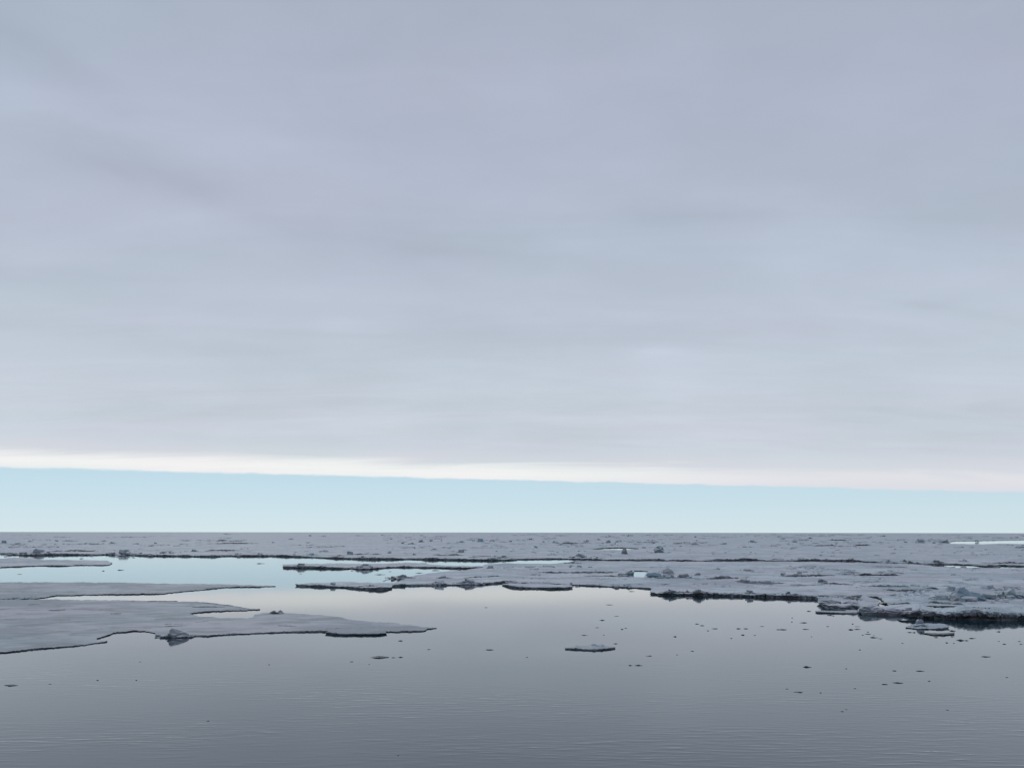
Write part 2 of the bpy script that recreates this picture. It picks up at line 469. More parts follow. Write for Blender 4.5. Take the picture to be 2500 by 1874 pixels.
def hummock(u0, u1, v, h, label, zf=0.45, group=None, kinds='block', n=None, depth=1.0, name='ice_hummock', cat='ice hummock', seed=0):
    """a heap of broken blocks standing on a floe: base line v from u0 to u1, h tall (photograph units)"""
    rnd = random.Random(int(u0 * 7 + v * 13) + seed)
    c = at((u0 + u1) / 2, v, zf); mpp = (c - Vector((0, 0, CAM_H))).length / F_PX
    wid = (u1 - u0) * mpp; hh = h * mpp
    root = empty(name, (c.x, c.y, zf - 0.06)); tag(root, label, cat, group)
    k = n or max(2, min(14, int(2 + 1.3 * (u1 - u0) / max(3.0, h))))
    # the drifted-in heap itself, blocks stick out of it
    na, nr = (22, 6) if (u1 - u0) > 20 else (12, 4)
    dd = depth * min(wid, 5 * hh) * 0.5 + 0.15
    so = rnd.uniform(0, 50)
    V = [Vector((c.x, c.y + dd, zf + hh * 0.5))]; Fc = []
    for q in range(1, nr + 1):
        for a in range(na):
            th = 2 * math.pi * a / na
            rr_ = q / nr * (0.8 + 0.35 * noise.noise(Vector((math.cos(th) * 1.3 + so, math.sin(th) * 1.3, 0))))
            x = math.cos(th) * rr_; y = math.sin(th) * rr_
            zz_ = max(0.0, 1 - (q / nr) ** 1.7)
            rg = noise.noise(Vector((x * 2.3 + so, y * 1.5, 2.2))) + 0.35 * noise.noise(Vector((x * 6 + so, y * 3, 5.0)))
            ht = hh * zz_ * (0.5 + 0.6 * rg) * 0.85
            V.append(Vector((c.x + x * wid / 2, c.y + dd + y * dd, zf - 0.08 + (max(0.02, ht) if q < nr else -0.05))))
    for a in range(na): Fc.append((0, 1 + a, 1 + (a + 1) % na))
    for q in range(nr - 1):
        for a in range(na):
            i0 = 1 + q * na + a; i1 = 1 + q * na + (a + 1) % na
            Fc.append((i0, i0 + na, i1 + na, i1))
    mm = {'block': M_RUBBLE, 'blue': M_GLACIAL, 'dark': M_BROKEN, 'mix': M_BROKEN, 'bluemix': M_RUBBLE}[kinds]
    md = mesh_obj('snow_mound', V, Fc, mm, root, (c.x, c.y, zf - 0.06))
    pool = {'block': BLOCKS, 'blue': BLUES, 'dark': DARKS, 'mix': BLOCKS + DARKS, 'bluemix': BLUES + BLOCKS}[kinds]
    for i in range(k):
        s = (i + 0.5) / k * 2 - 1 + rnd.uniform(-.12, .12)
        env = max(0.25, (1 - abs(s) ** 1.6)) * rnd.uniform(0.55, 1.0)
        if i == k // 2: env = 1.0
        bh = hh * env * (0.75 if i == k // 2 else 0.6)
        bw = max(wid / k * rnd.uniform(1.0, 2.0), bh * rnd.uniform(1.5, 3.0))
        bw = min(bw, wid * 0.75)
        x = c.x + s * (wid / 2 - min(bw * 0.4, wid * 0.2)); y = c.y + rnd.uniform(0.0, 0.8) * depth * min(wid, 4 * hh)
        put_block(rnd.choice(pool), root, (x, y, zf + bh * 0.42), (bw, bw * rnd.uniform(0.6, 1.1), bh * 1.25), rnd, 9, 35)
    return root


def ridge(pts, h, label, zf=0.3, mat=None, group=None, depth=5.0, seed=0, blocks=0, kinds='block', name='ice_ridge', cat='ice ridge'):
    """the raised, broken rim of a plate pushed up over its neighbour: a bare face towards the sea, snow sloping off behind.
    pts: the foot of the face as photograph positions, h: its height in the same units"""
    rnd = random.Random(int(pts[0][0] * 3 + pts[0][1] * 5) + seed)
    line = rough_line(pts, rnd, 4.0, 1.0, 0.25, closed=False) + [pts[-1]]
    n = len(line); V = []; Fc = []
    cen = at(line[n // 2][0], line[n // 2][1], zf)
    for i, (u, v) in enumerate(line):
        g = at(u, v, zf); mpp = (g - Vector((0, 0, CAM_H))).length / F_PX
        s = i / (n - 1)
        env = min(1.0, 5 * min(s, 1 - s) + 0.08) * (0.62 + 0.55 * noise.noise(Vector((u * 0.045, v * 0.1, 8.1))) + rnd.uniform(-.18, .18))
        hh = max(0.05, h * mpp * max(0.12, env))
        ov = hh * rnd.uniform(-0.15, 0.3)
        V += [Vector((g.x, g.y + hh * 0.25, zf - 0.15)), Vector((g.x, g.y - ov * 0.6, zf + hh * 0.45)), Vector((g.x, g.y - ov, zf + hh * 0.86)),
              Vector((g.x, g.y + hh * 0.35, zf + hh)), Vector((g.x, g.y + depth * 0.4, zf + hh * rnd.uniform(0.5, 0.75))),
              Vector((g.x, g.y + depth * rnd.uniform(0.8, 1.2), zf - 0.12))]
    for i in range(n - 1):
        for k in range(5):
            Fc.append((i * 6 + k, (i + 1) * 6 + k, (i + 1) * 6 + k + 1, i * 6 + k + 1))
    o = mesh_obj(name, V, Fc, mat or M_RUBBLE, None, (cen.x, cen.y, zf))
    tag(o, label, cat, group)
    pool = {'block': BLOCKS, 'blue': BLUES, 'dark': DARKS, 'mix': BLOCKS + DARKS, 'bluemix': BLUES + BLOCKS}[kinds]
    for k in range(blocks):
        i = rnd.randrange(1, n - 1); g = V[i * 6]; hh = V[i * 6 + 3].z - zf
        bs = max(0.12, hh * rnd.uniform(0.5, 1.0))
        put_block(rnd.choice(pool), o, (g.x, g.y + rnd.uniform(-.2, .8) * bs, zf + hh * rnd.uniform(0.3, 1.0)),
                  (bs * rnd.uniform(1, 1.9), bs * 1.1, bs * rnd.uniform(0.6, 1.0)), rnd, 25)
    return o


def slab(parent, outline, vb, depth, mat, zf=0.0, name='ice_block'):
    """one big lump of ice with its own face shape: outline of the face, foot at vb, running back by depth metres"""
    rnd = random.Random(int(outline[0][0] * 9 + vb))
    c0 = at(sum(p[0] for p in outline) / len(outline), vb, zf)
    ol = []
    for i, p in enumerate(outline):
        q = outline[(i + 1) % len(outline)]
        ol += [p, ((p[0] + q[0]) / 2 + rnd.uniform(-.8, .8), (p[1] + q[1]) / 2 + rnd.uniform(-.8, .8))]
    F = []
    for (u, v) in ol:
        d = ray(u, v); k = c0.y / d.y
        F.append(Vector((d.x * k, c0.y, CAM_H + d.z * k)))
    m_ = sum(F, Vector()) / len(F)
    n = len(F); V = []
    for f in F: V.append(Vector((f.x, f.y + rnd.uniform(-.1, .1) * depth, f.z)))
    for f in F:
        g = m_ + (f - m_) * rnd.uniform(0.75, 0.95)
        V.append(Vector((g.x + rnd.uniform(-.04, .04) * depth, f.y + depth * rnd.uniform(0.35, 0.6), m_.z + (f.z - m_.z) * 0.93)))
    for f in F:
        g = m_ + (f - m_) * rnd.uniform(0.45, 0.65)
        V.append(Vector((g.x, f.y + depth * rnd.uniform(0.9, 1.1), m_.z + (f.z - m_.z) * 0.55 - 0.2 * abs(f.z - m_.z))))
    fr = len(V); V.append(m_ + Vector((rnd.uniform(-.1, .1) * depth, -0.16 * depth, 0))); bk = len(V); V.append(m_ + Vector((0, depth, -0.1 * depth)))
    Fc = []
    for i in range(n):
        j = (i + 1) % n
        Fc += [(fr, j, i), (bk, 2 * n + i, 2 * n + j)]
        for r_ in (0, n): Fc.append((r_ + i, r_ + j, r_ + n + j, r_ + n + i))
    o = mesh_obj(name, V, Fc, mat, parent, (m_.x, m_.y, m_.z))
    bm = bmesh.new(); bm.from_mesh(o.data); bmesh.ops.recalc_face_normals(bm, faces=bm.faces); bm.to_mesh(o.data); bm.free()
    return o


# ------------------------------------------------------------------ the sea, one sheet to the horizon
rad = 60000.0
rings = [0.0, 60, 150, 400, 1200, 4000, 14000, rad]; seg = 48
wv = [(0, 0, 0)]; wf = []
for r_ in rings[1:]:
    wv += [(r_ * math.cos(2 * math.pi * i / seg), r_ * math.sin(2 * math.pi * i / seg), 0) for i in range(seg)]
for i in range(seg): wf.append((0, 1 + i, 1 + (i + 1) % seg))
for k in range(len(rings) - 2):
    for i in range(seg):
        a = 1 + k * seg; b_ = a + seg; j = (i + 1) % seg
        wf.append((a + i, b_ + i, b_ + j, a + j))
tag(mesh_obj('sea_water', wv, wf, M_WATER), kind='structure')

# ------------------------------------------------------------------ pack ice to the horizon
PZ = 0.38
near = [(-500, 1351), (0, 1349), (35, 1349.5), (60, 1352), (110, 1351), (160, 1350.5), (240, 1351.5), (320, 1352.5), (400, 1353.5), (500, 1355), (600, 1354),
        (680, 1354), (720, 1356), (770, 1357.5), (830, 1359.5), (900, 1361.5), (1000, 1361.5), (1100, 1363), (1180, 1364.5), (1260, 1363.5), (1345, 1362),
        (1430, 1362.5), (1500, 1366), (1600, 1367), (1680, 1367.5), (1870, 1366.5), (1930, 1367.5), (2100, 1369.5), (2200, 1372), (2300, 1374.5),
        (2400, 1377), (2520, 1380), (3000, 1392)]
make_floe('pack_ice', None, near + [(3000, 1303), (2520, 1302.5), (1250, 1301.5), (0, 1301), (-500, 1300.5)], PZ,
          holes=[[(1440, 1339.3), (1470, 1337), (1512, 1335.6), (1560, 1337.5), (1558, 1339.8), (1515, 1341.5), (1470, 1341.5)],
                 [(2319, 1321.5), (2335, 1319.8), (2395, 1319.0), (2500, 1317.0), (2700, 1316.0), (2700, 1327), (2500, 1327.5), (2440, 1326.0), (2400, 1327.8), (2320, 1327)]],
          kind='structure', relief=0.14, gu=14, gv=2.2, step=5, seed=3)
# beyond it the same ice closes up to the horizon
fv = []; ff = []; rr = random.Random(5)
radii = [1500, 2200, 3200, 4700, 7000, 11000, 18000, 40000]; na = 80
for k, r_ in enumerate(radii):
    for i in range(na + 1):
        a = R(35 + 110 * i / na)
        fv.append((r_ * math.cos(a), r_ * math.sin(a), 0.30 + rr.uniform(-.05, .05)))
for k in range(len(radii) - 1):
    for i in range(na):
        a = k * (na + 1) + i; ff.append((a, a + na + 1, a + na + 2, a + 1))
far = mesh_obj('distant_pack_ice', fv, ff, M_SNOW, None, None, True)
if far.data.polygons[0].normal.z < 0: far.data.flip_normals()
tag(far, kind='structure')

# ------------------------------------------------------------------ floes
make_floe('ice_floe', 'narrow low floe at the left picture edge across the blue lead from the pack ice', [(-400, 1366), (0, 1363), (40, 1360), (80, 1361.5), (100, 1366), (230, 1367),
          (262, 1368), (273, 1373), (268, 1377), (250, 1378.5), (200, 1377.5), (150, 1380), (100, 1379), (0, 1383), (-400, 1390)], 0.22, relief=0.08)
make_floe('ice_floe', 'long flat grey floe tapering to a point between the blue lead and the bright channel', [(-500, 1419), (0, 1420), (100, 1420.5), (300, 1422), (400, 1424), (480, 1424.5), (560, 1426),
          (610, 1427), (673, 1429.5), (640, 1431), (580, 1431.5), (543, 1433), (500, 1438), (440, 1442), (395, 1448), (314, 1449), (230, 1450), (137, 1452.5), (108, 1457), (80, 1459.5), (0, 1461), (-500, 1466)],
          0.12, M_THIN, relief=0.06, jv=1.1)
make_floe('ice_floe', 'largest flat grey floe in the left foreground with a notch in its right side',
          [(-600, 1470), (0, 1463), (100, 1461.5), (140, 1463), (200, 1464), (300, 1465), (360, 1466.5), (425, 1466), (480, 1468), (530, 1473), (570, 1479), (600, 1484), (634, 1485.5),
           (605, 1487.5), (560, 1489), (510, 1491), (480, 1493.5), (460, 1497), (485, 1504), (546, 1507), (581, 1508), (614, 1507), (622, 1499), (646, 1495.5), (690, 1495),
           (730, 1498), (771, 1500), (825, 1505), (847, 1510), (880, 1514), (934, 1519), (969, 1520.5), (978, 1523), (1015, 1526), (1029, 1528.5), (1066, 1531), (1042, 1534),
           (1037, 1537.5), (1002, 1539), (939, 1540), (860, 1540), (794, 1539.5), (739, 1540), (676, 1541.5), (608, 1544.5), (560, 1546), (506, 1550), (476, 1550), (430, 1552), (380, 1549), (378, 1543),
           (354, 1538.5), (324, 1537.5), (278, 1543), (253, 1551), (235, 1558), (240, 1562), (263, 1563), (220, 1569.5), (177, 1575), (131, 1578.5), (89, 1581.5), (50, 1586), (0, 1591), (-200, 1606), (-600, 1625)],
          0.10, M_THIN, gu=10, gv=2.4, relief=0.05, lip=0.12,
          jv=1.5)
make_floe('ice_floe', 'long thin rafted floe lying across the blue lead, piled with rubble at its middle',
          [(690, 1377.5), (701, 1376), (740, 1375.5), (800, 1375.5), (850, 1374.5), (886, 1374), (935, 1374.5), (1001, 1373.5), (1041, 1374.5), (1048, 1378), (1102, 1379), (1170, 1380.5), (1177, 1382.5),
           (1165, 1384), (1068, 1382.5), (1001, 1381), (946, 1381.5), (925, 1384), (897, 1386), (868, 1385), (840, 1382.5), (815, 1383.5), (781, 1383), (727, 1382.5), (692, 1382)], 0.42, relief=0.1, lip=0.25)
make_floe('ice_floe', 'slender dark-edged floe with a long left point at the far side of the mirror-calm water',
          [(722, 1424.5), (760, 1422), (805, 1421.5), (812, 1420), (860, 1421), (900, 1421), (960, 1422.5), (990, 1425), (958, 1426), (956, 1431), (935, 1434), (905, 1434), (880, 1432),
           (850, 1429.5), (812, 1428), (780, 1427), (750, 1426)], 0.38, relief=0.1, lip=0.25)
EZ = 0.2
make_floe('ice_floe', 'broad snow-covered floe filling the right middle distance behind the calm water',
          [(958, 1425), (975, 1417), (990, 1410), (1015, 1403.5), (1035, 1400), (1062, 1396.5), (1100, 1394), (1130, 1391.5), (1150, 1388.5), (1168, 1386), (1182, 1377.5), (1230, 1374), (1262, 1375),
          (1345, 1375.5), (1385, 1372), (1420, 1368.3), (1500, 1368.6), (1600, 1369.5), (1700, 1370), (1900, 1369.6), (2000, 1371), (2100, 1372), (2200, 1374.6), (2280, 1381), (2330, 1384.5), (2420, 1385), (2520, 1386),
           (2900, 1395), (2900, 1492), (2520, 1484), (2400, 1481), (2250, 1478), (2172, 1477), (2158, 1468), (2145, 1456), (2050, 1453), (1998, 1450.5), (1900, 1448), (1800, 1446), (1700, 1442),
           (1640, 1439.5), (1596, 1438), (1587, 1434.5), (1500, 1430), (1397, 1425.5), (1300, 1421.5), (1228, 1419.5), (1190, 1423), (1120, 1425.5), (1060, 1425.5), (1000, 1426)], EZ,
          holes=[[(1548, 1391.5), (1565, 1391.8), (1583, 1393), (1578, 1399), (1573, 1407.5), (1560, 1407.8), (1546, 1407.5)]],
          gu=11, gv=2.3, relief=0.13,
          bumps=[(1130, 1421, 130, 0.35), (2380, 1455, 130, 0.45), (2460, 1452, 70, 0.4), (2160, 1436, 120, 0.25), (1620, 1402, 90, 0.3), (1780, 1392, 110, 0.25), (2230, 1462, 160, 0.3)])
make_floe('ice_floe', 'small pointed rafted plate wedged under the front rim of the broad floe',
          [(1227, 1424), (1250, 1422), (1300, 1423.5), (1350, 1425.5), (1392, 1427), (1397, 1431), (1380, 1432.5), (1330, 1433), (1270, 1432), (1244, 1429)], 0.30, relief=0.08, lip=0.2)
make_floe('ice_floe', 'long ridged plate with a dark broken front left of the blocky corner',
          [(1590, 1438), (1640, 1436.2), (1700, 1439), (1800, 1443), (1900, 1445.2), (1997, 1447.5), (1999, 1452), (1919, 1450), (1860, 1449.5), (1806, 1448.2), (1725, 1446.3), (1650, 1446), (1610, 1445.5), (1589, 1443.5)],
          0.45, M_SNOW, M_EDGE, relief=0.22, lip=0.3, gu=8, gv=1.6, tu=[(1589, 0.40), (1800, 0.48), (1999, 0.6)], bumps=[(1690, 1440, 90, 0.22), (1640, 1441, 50, 0.12), (1835, 1445, 40, 0.12)])
make_floe('ice_floe', 'blocky grey-green corner of ice jutting into the calm water',
          [(1998, 1457), (2050, 1452.5), (2100, 1453.5), (2140, 1459), (2146, 1466), (2130, 1473), (2100, 1475), (2060, 1475.5), (2030, 1474), (2010, 1469), (2000, 1463)], 0.68, M_RUBBLE, M_RUBBLE, relief=0.35, lip=0.3, gu=7, gv=2.0)
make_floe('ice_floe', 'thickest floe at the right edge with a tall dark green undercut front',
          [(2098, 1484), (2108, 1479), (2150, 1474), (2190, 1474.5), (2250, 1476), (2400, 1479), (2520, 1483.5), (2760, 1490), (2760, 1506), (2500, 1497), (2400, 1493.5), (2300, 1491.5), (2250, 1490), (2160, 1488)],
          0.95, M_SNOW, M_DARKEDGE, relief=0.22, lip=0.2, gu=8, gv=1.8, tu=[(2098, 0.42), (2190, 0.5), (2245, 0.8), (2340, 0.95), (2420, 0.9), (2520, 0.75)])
make_floe('ice_floe', 'thin flat plate of ice afloat beside the left end of the thickest floe',
          [(1990, 1491.5), (2004, 1488.5), (2030, 1490.5), (2062, 1491), (2066, 1488.5), (2090, 1488.5), (2095, 1491), (2093, 1494.5), (2060, 1495), (2020, 1493.5), (1996, 1493)], 0.13, M_RUBBLE, lip=0.3, step=5, gu=7, gv=1.6)
make_floe('ice_floe', 'small pale floe with a round knob of ice beside the dark undercut front',
          [(2210, 1527.5), (2222, 1523), (2240, 1520.5), (2262, 1519.5), (2290, 1520.5), (2306, 1524), (2316, 1529), (2300, 1530.5), (2270, 1530.5), (2240, 1530)], 0.2, M_RUBBLE, M_EDGE, relief=0.16, lip=0.4, step=4, gu=6, gv=1.6, jv=1.0,
          bumps=[(2247, 1524, 16, 0.35), (2290, 1525, 40, 0.1)])
make_floe('ice_floe', 'dark waterlogged plate lying just below the small pale floe with the knob',
          [(2246, 1541.5), (2260, 1543), (2290, 1544.5), (2315, 1543.5), (2329, 1542), (2330, 1547), (2310, 1548), (2280, 1548.5), (2262, 1545.5)], 0.09, M_WET, M_WET, relief=0.02, step=4, gu=6, gv=1.6)
make_floe('ice_floe', 'small lone floe with bumpy snow top in the middle of the open water',
          [(1378, 1581), (1400, 1579.5), (1412, 1576.5), (1450, 1575.5), (1480, 1577), (1493, 1579), (1502, 1580), (1488, 1582), (1470, 1584), (1440, 1584), (1405, 1582.5)], 0.085, M_RUBBLE, M_EDGE, relief=0.08, lip=0.3, step=4, gu=6, gv=1.6, jv=1.0,
          bumps=[(1450, 1578, 18, 0.22), (1468, 1578.5, 12, 0.22), (1408, 1579, 10, 0.1)])
make_floe('ice_floe', 'thick raft of dark ice pressed against the near rim of the largest left floe',
          [(796, 1541.5), (830, 1536), (860, 1534.5), (905, 1534.5), (938, 1538), (945, 1542.5), (925, 1545), (880, 1545), (830, 1544.8)], 0.20, M_THIN, M_DARKEDGE, relief=0.10, lip=0.2, step=4, gu=7, gv=1.8)

# ------------------------------------------------------------------ ridges and heaps on the nearer floes
h_ = hummock(376, 474, 1556, 13, 'tilted slab of ice on the near rim of the largest left floe', 0.0, kinds='block', n=7, depth=0.3, name='ice_heap', cat='ice heap', seed=4)
slab(h_, [(412, 1552), (414, 1538), (419, 1533), (428, 1535), (446, 1540), (460, 1546), (464, 1552), (440, 1555)], 1555, 0.7, M_RUBBLE, 0.0)
h_ = hummock(640, 694, 1497, 4, 'two little pointed ice lumps on the back of the largest left floe', 0.10, n=2, depth=0.5, name='ice_heap', cat='ice heap')
slab(h_, [(658, 1495), (664, 1491), (670, 1489.5), (676, 1494), (676, 1497), (658, 1497)], 1497, 0.5, M_RUBBLE, 0.1)
slab(h_, [(677, 1493), (684, 1488), (691, 1494), (692, 1497), (677, 1497)], 1497, 0.5, M_RUBBLE, 0.1)
hummock(855, 922, 1385, 12, 'dark rubble heap at the middle of the thin rafted floe', 0.40, kinds='mix', n=12, name='ice_heap', cat='ice heap', depth=0.6)
hummock(720, 742, 1382, 10, 'small snowy lump near the left end of the thin rafted floe', 0.40, n=4, name='ice_heap', cat='ice heap', depth=0.6)
hummock(938, 1016, 1411, 13, 'arrow-shaped dark heap at the left tip of the broad floe', 0.15, kinds='mix', n=12, name='ice_heap', cat='ice heap', depth=0.5)
hummock(970, 990, 1415, 9, 'dark block hanging below the arrow-shaped heap', 0.1, kinds='dark', n=3, name='ice_heap', cat='ice heap', depth=0.4)
hummock(1100, 1190, 1425, 16, 'heap of grey ice blocks on the front rim of the broad floe', 0.2, kinds='mix', n=16, name='ice_heap', cat='ice heap', depth=0.6)
hummock(1040, 1100, 1426, 11, 'low line of dark blocks left of the grey heap on the front rim', 0.2, kinds='mix', n=10, name='ice_heap', cat='ice heap', depth=0.5)
hummock(860, 950, 1432, 9, 'row of dark broken blocks on the right half of the slender floe', 0.30, kinds='mix', n=12, name='ice_heap', cat='ice heap', depth=0.5)
hummock(800, 822, 1427, 8, 'small dark lump at the middle of the slender floe', 0.36, kinds='mix', n=3, name='ice_heap', cat='ice heap')
hummock(1058, 1104, 1411, 9, 'isolated flat grey slab lying behind the front heap on the broad floe', EZ, kinds='mix', n=5, name='ice_heap', cat='ice heap', depth=0.5)
hummock(1185, 1206, 1387, 9, 'grey-green lump on the broad floe at the right end of the blue lead', EZ, kinds='bluemix', n=4, name='ice_heap', cat='ice heap')
h_ = hummock(1500, 1550, 1407, 6, 'large rounded snowy boulder of ice left of the bright water hole', EZ, n=5, name='ice_heap', cat='ice heap', depth=0.6)
slab(h_, [(1508, 1402), (1512, 1398), (1526, 1399), (1532, 1393), (1542, 1391), (1548, 1396), (1547, 1405), (1530, 1406), (1512, 1406)], 1406, 3.0, M_RUBBLE, EZ)
h_ = hummock(1590, 1660, 1411, 8, 'grey-green ice boulders right of the bright water hole', EZ, kinds='bluemix', n=6, name='ice_heap', cat='ice heap', depth=0.7)
slab(h_, [(1576, 1404), (1582, 1398), (1598, 1397), (1614, 1399), (1616, 1408), (1600, 1409), (1582, 1408)], 1409, 3.0, M_GLACIAL, EZ)
slab(h_, [(1617, 1403), (1634, 1400), (1644, 1402), (1645, 1409), (1618, 1410)], 1410, 3.0, M_RUBBLE, EZ)
h_ = hummock(1612, 1652, 1402, 6, 'peaked boulder standing behind the grey-green boulders by the water hole', EZ, kinds='block', n=3, name='ice_heap', cat='ice heap', depth=0.7)
slab(h_, [(1616, 1400), (1618, 1391), (1630, 1384.5), (1640, 1391), (1646, 1399), (1640, 1402), (1620, 1402)], 1402, 3.5, M_RUBBLE, EZ)
hummock(1650, 1700, 1411, 13, 'pale low blocks trailing right of the grey-green boulders', EZ, kinds='block', n=7, name='ice_heap', cat='ice heap', depth=0.7)
ridge([(1302, 1397), (1350, 1398.5), (1420, 1398.5), (1510, 1397)], 6, 'long dark rafted edge running left from the snowy boulder by the water hole', EZ, M_EDGE, depth=9)
ridge([(1425, 1405.5), (1480, 1406), (1548, 1407)], 3, 'thin dark lip of ice in front of the long dark rafted edge', EZ, M_EDGE, depth=4)
ridge([(1132, 1410.5), (1180, 1408), (1230, 1406)], 3, 'short thin dark crack lip on the left part of the broad floe', EZ, M_EDGE, depth=4)
ridge([(1182, 1424), (1225, 1420), (1258, 1419)], 4, 'dark rim right of the grey heap on the front edge', EZ, M_EDGE, depth=3)
ridge([(1716, 1412), (1735, 1414), (1753, 1413.5), (1805, 1411)], 9, 'dark brown upturned plate in the right field, blunt at its left end', EZ, M_EDGE, depth=6, blocks=3, kinds='dark')
ridge([(1800, 1420), (1815, 1423), (1850, 1424.5), (1885, 1426), (1920, 1424)], 9, 'grey ridge of broken plates just right of the dark brown upturned plate', EZ, M_RUBBLE, depth=6, blocks=12, kinds='mix')
hummock(1803, 1832, 1422, 12, 'snow-topped block at the left end of the grey ridge', EZ, kinds='mix', n=5, name='ice_heap', cat='ice heap')
ridge([(1893, 1407.5), (1925, 1408), (1985, 1406), (2040, 1404)], 7, 'dark ridge with one sharp upright splinter in the right field', EZ, M_EDGE, depth=6, blocks=8, kinds='mix')
hummock(1945, 1962, 1404, 13, 'sharp upright splinter of ice on the dark ridge', EZ, kinds='block', n=3, name='ice_heap', cat='ice heap')
hummock(1906, 1925, 1407, 12, 'greenish block at the left end of the dark splintered ridge', EZ, kinds='bluemix', n=3, name='ice_heap', cat='ice heap')
ridge([(2000, 1424.5), (2040, 1425.5), (2082, 1427)], 5, 'low dark ridge above the blocky corner of ice', EZ, M_EDGE, depth=5, blocks=5, kinds='mix')
hummock(2003, 2030, 1424, 12, 'rounded grey lump on the low ridge above the blocky corner', EZ, kinds='mix', n=5, name='ice_heap', cat='ice heap')
ridge([(1920, 1427.5), (1960, 1428.5), (2010, 1428)], 3, 'faint thin lip of ice left of the low ridge above the corner', EZ, M_RUBBLE, depth=4)
ridge([(2086, 1403.5), (2130, 1404.5), (2160, 1404.5), (2200, 1404)], 6, 'dark green lens of ice lying flat in the right field', EZ, M_DARKEDGE, depth=5)
ridge([(2120, 1431), (2160, 1433), (2220, 1432)], 8, 'rolling snowy ridge with grey face at right of centre field', EZ, M_RUBBLE, depth=7, blocks=7, kinds='block')
ridge([(2158, 1440), (2200, 1443), (2250, 1443)], 5, 'dark upturned edge just below the rolling snowy ridge', EZ, M_EDGE, depth=5, blocks=3, kinds='dark')
ridge([(2258, 1436), (2292, 1437.5)], 5, 'short dark slab right of the rolling snowy ridge', EZ, M_EDGE, depth=4)
hummock(2314, 2340, 1443, 14, 'dark-faced block left of the turquoise ice', EZ, kinds='mix', n=5, name='ice_heap', cat='ice heap')
h_ = hummock(2318, 2416, 1468, 15, 'big heap of turquoise ice near the right picture edge', EZ, kinds='bluemix', n=12, name='ice_heap', cat='ice heap', depth=0.45)
slab(h_, [(2340, 1463), (2338, 1446), (2342, 1435), (2354, 1432), (2364, 1440), (2368, 1456), (2366, 1466), (2350, 1467)], 1466, 2.2, M_GLACIAL, EZ)
slab(h_, [(2364, 1466), (2362, 1452), (2372, 1444), (2392, 1448), (2404, 1456), (2408, 1464), (2390, 1468)], 1467, 2.4, M_GLACIAL, EZ)
slab(h_, [(2326, 1466), (2328, 1452), (2336, 1447), (2346, 1456), (2346, 1468)], 1468, 1.6, M_RUBBLE, EZ)
hummock(2270, 2345, 1466, 17, 'greenish rubble spread along the left foot of the turquoise heap', EZ, kinds='bluemix', n=14, name='ice_heap', cat='ice heap', depth=0.5)
hummock(2412, 2436, 1437, 10, 'small pale dome of ice behind the turquoise heap', EZ, kinds='block', n=3, name='ice_heap', cat='ice heap')
hummock(2392, 2445, 1462, 16, 'grey blocks joining the turquoise heap to the brown rubble', EZ, kinds='block', n=9, name='ice_heap', cat='ice heap')
h_ = hummock(2432, 2520, 1461, 14, 'tumbled brown-grey rubble at the right picture edge', EZ, kinds='mix', n=16, name='ice_heap', cat='ice heap', depth=0.5)
ridge([(2265, 1471), (2300, 1474), (2330, 1476.5), (2360, 1477)], 6, 'stacked dark slabs in front of the turquoise heap', EZ, M_EDGE, depth=4, blocks=4, kinds='mix')
ridge([(2170, 1454), (2195, 1455.5), (2210, 1460.5)], 6, 'curved upturned plate behind the thickest floe', EZ, M_EDGE, depth=5)
ridge([(2175, 1474), (2225, 1473.5)], 4, 'short dark lip between the blocky corner and the stacked slabs', EZ, M_EDGE, depth=4)
h_ = hummock(2045, 2105, 1461, 8, 'dark blocks crowning the blocky grey-green corner', 0.62, kinds='mix', n=9, name='ice_heap', cat='ice heap', depth=0.4)
slab(h_, [(2000, 1462), (1999, 1452), (2030, 1450), (2070, 1452), (2104, 1451), (2102, 1458), (2080, 1463), (2040, 1464)], 1464, 2.2, M_BROKEN, 0.3)
h_ = hummock(2020, 2130, 1478, 6, 'jumble of grey-green blocks on the front of the corner', 0.3, kinds='bluemix', n=8, name='ice_heap', cat='ice heap', depth=0.3)
slab(h_, [(2003, 1474), (2002, 1465), (2030, 1463), (2052, 1468), (2058, 1478), (2050, 1482), (2014, 1480)], 1482, 1.5, M_RUBBLE, 0.0)
slab(h_, [(2052, 1482), (2056, 1472), (2072, 1466), (2084, 1468), (2098, 1474), (2110, 1481), (2080, 1483)], 1483, 1.5, M_RUBBLE, 0.0)
h_ = hummock(2098, 2190, 1489, 7, 'row of pale snowy lumps on the left end of the thickest floe', 0.36, kinds='block', n=10, name='ice_heap', cat='ice heap', depth=0.3)
slab(h_, [(2096, 1494), (2098, 1485), (2110, 1480), (2130, 1481), (2150, 1484), (2162, 1492), (2158, 1497), (2110, 1497)], 1498, 1.4, M_RUBBLE, 0.0)
slab(h_, [(2160, 1497), (2160, 1488), (2180, 1484), (2200, 1487), (2206, 1494), (2204, 1499)], 1500, 1.3, M_BROKEN, 0.0)
hummock(2195, 2245, 1490, 8, 'brownish blocks at the brink of the dark undercut front', 0.42, kinds='mix', n=7, name='ice_heap', cat='ice heap', depth=0.3)
hummock(1612, 1665, 1445, 9, 'broken dark blocks at the left end of the long ridged plate', 0.5, kinds='mix', n=10, name='ice_heap', cat='ice heap', depth=0.3)
hummock(1685, 1730, 1446, 12, 'snowy hump a third of the way along the long ridged plate', 0.52, kinds='block', n=7, name='ice_heap', cat='ice heap', depth=0.4)
hummock(1818, 1842, 1447, 9, 'grey lump near the middle of the long ridged plate', 0.52, kinds='mix', n=4, name='ice_heap', cat='ice heap', depth=0.4)
hummock(1918, 1930, 1449, 8, 'single dark block on the right part of the long ridged plate', 0.52, kinds='dark', n=2, name='ice_heap', cat='ice heap', depth=0.4)
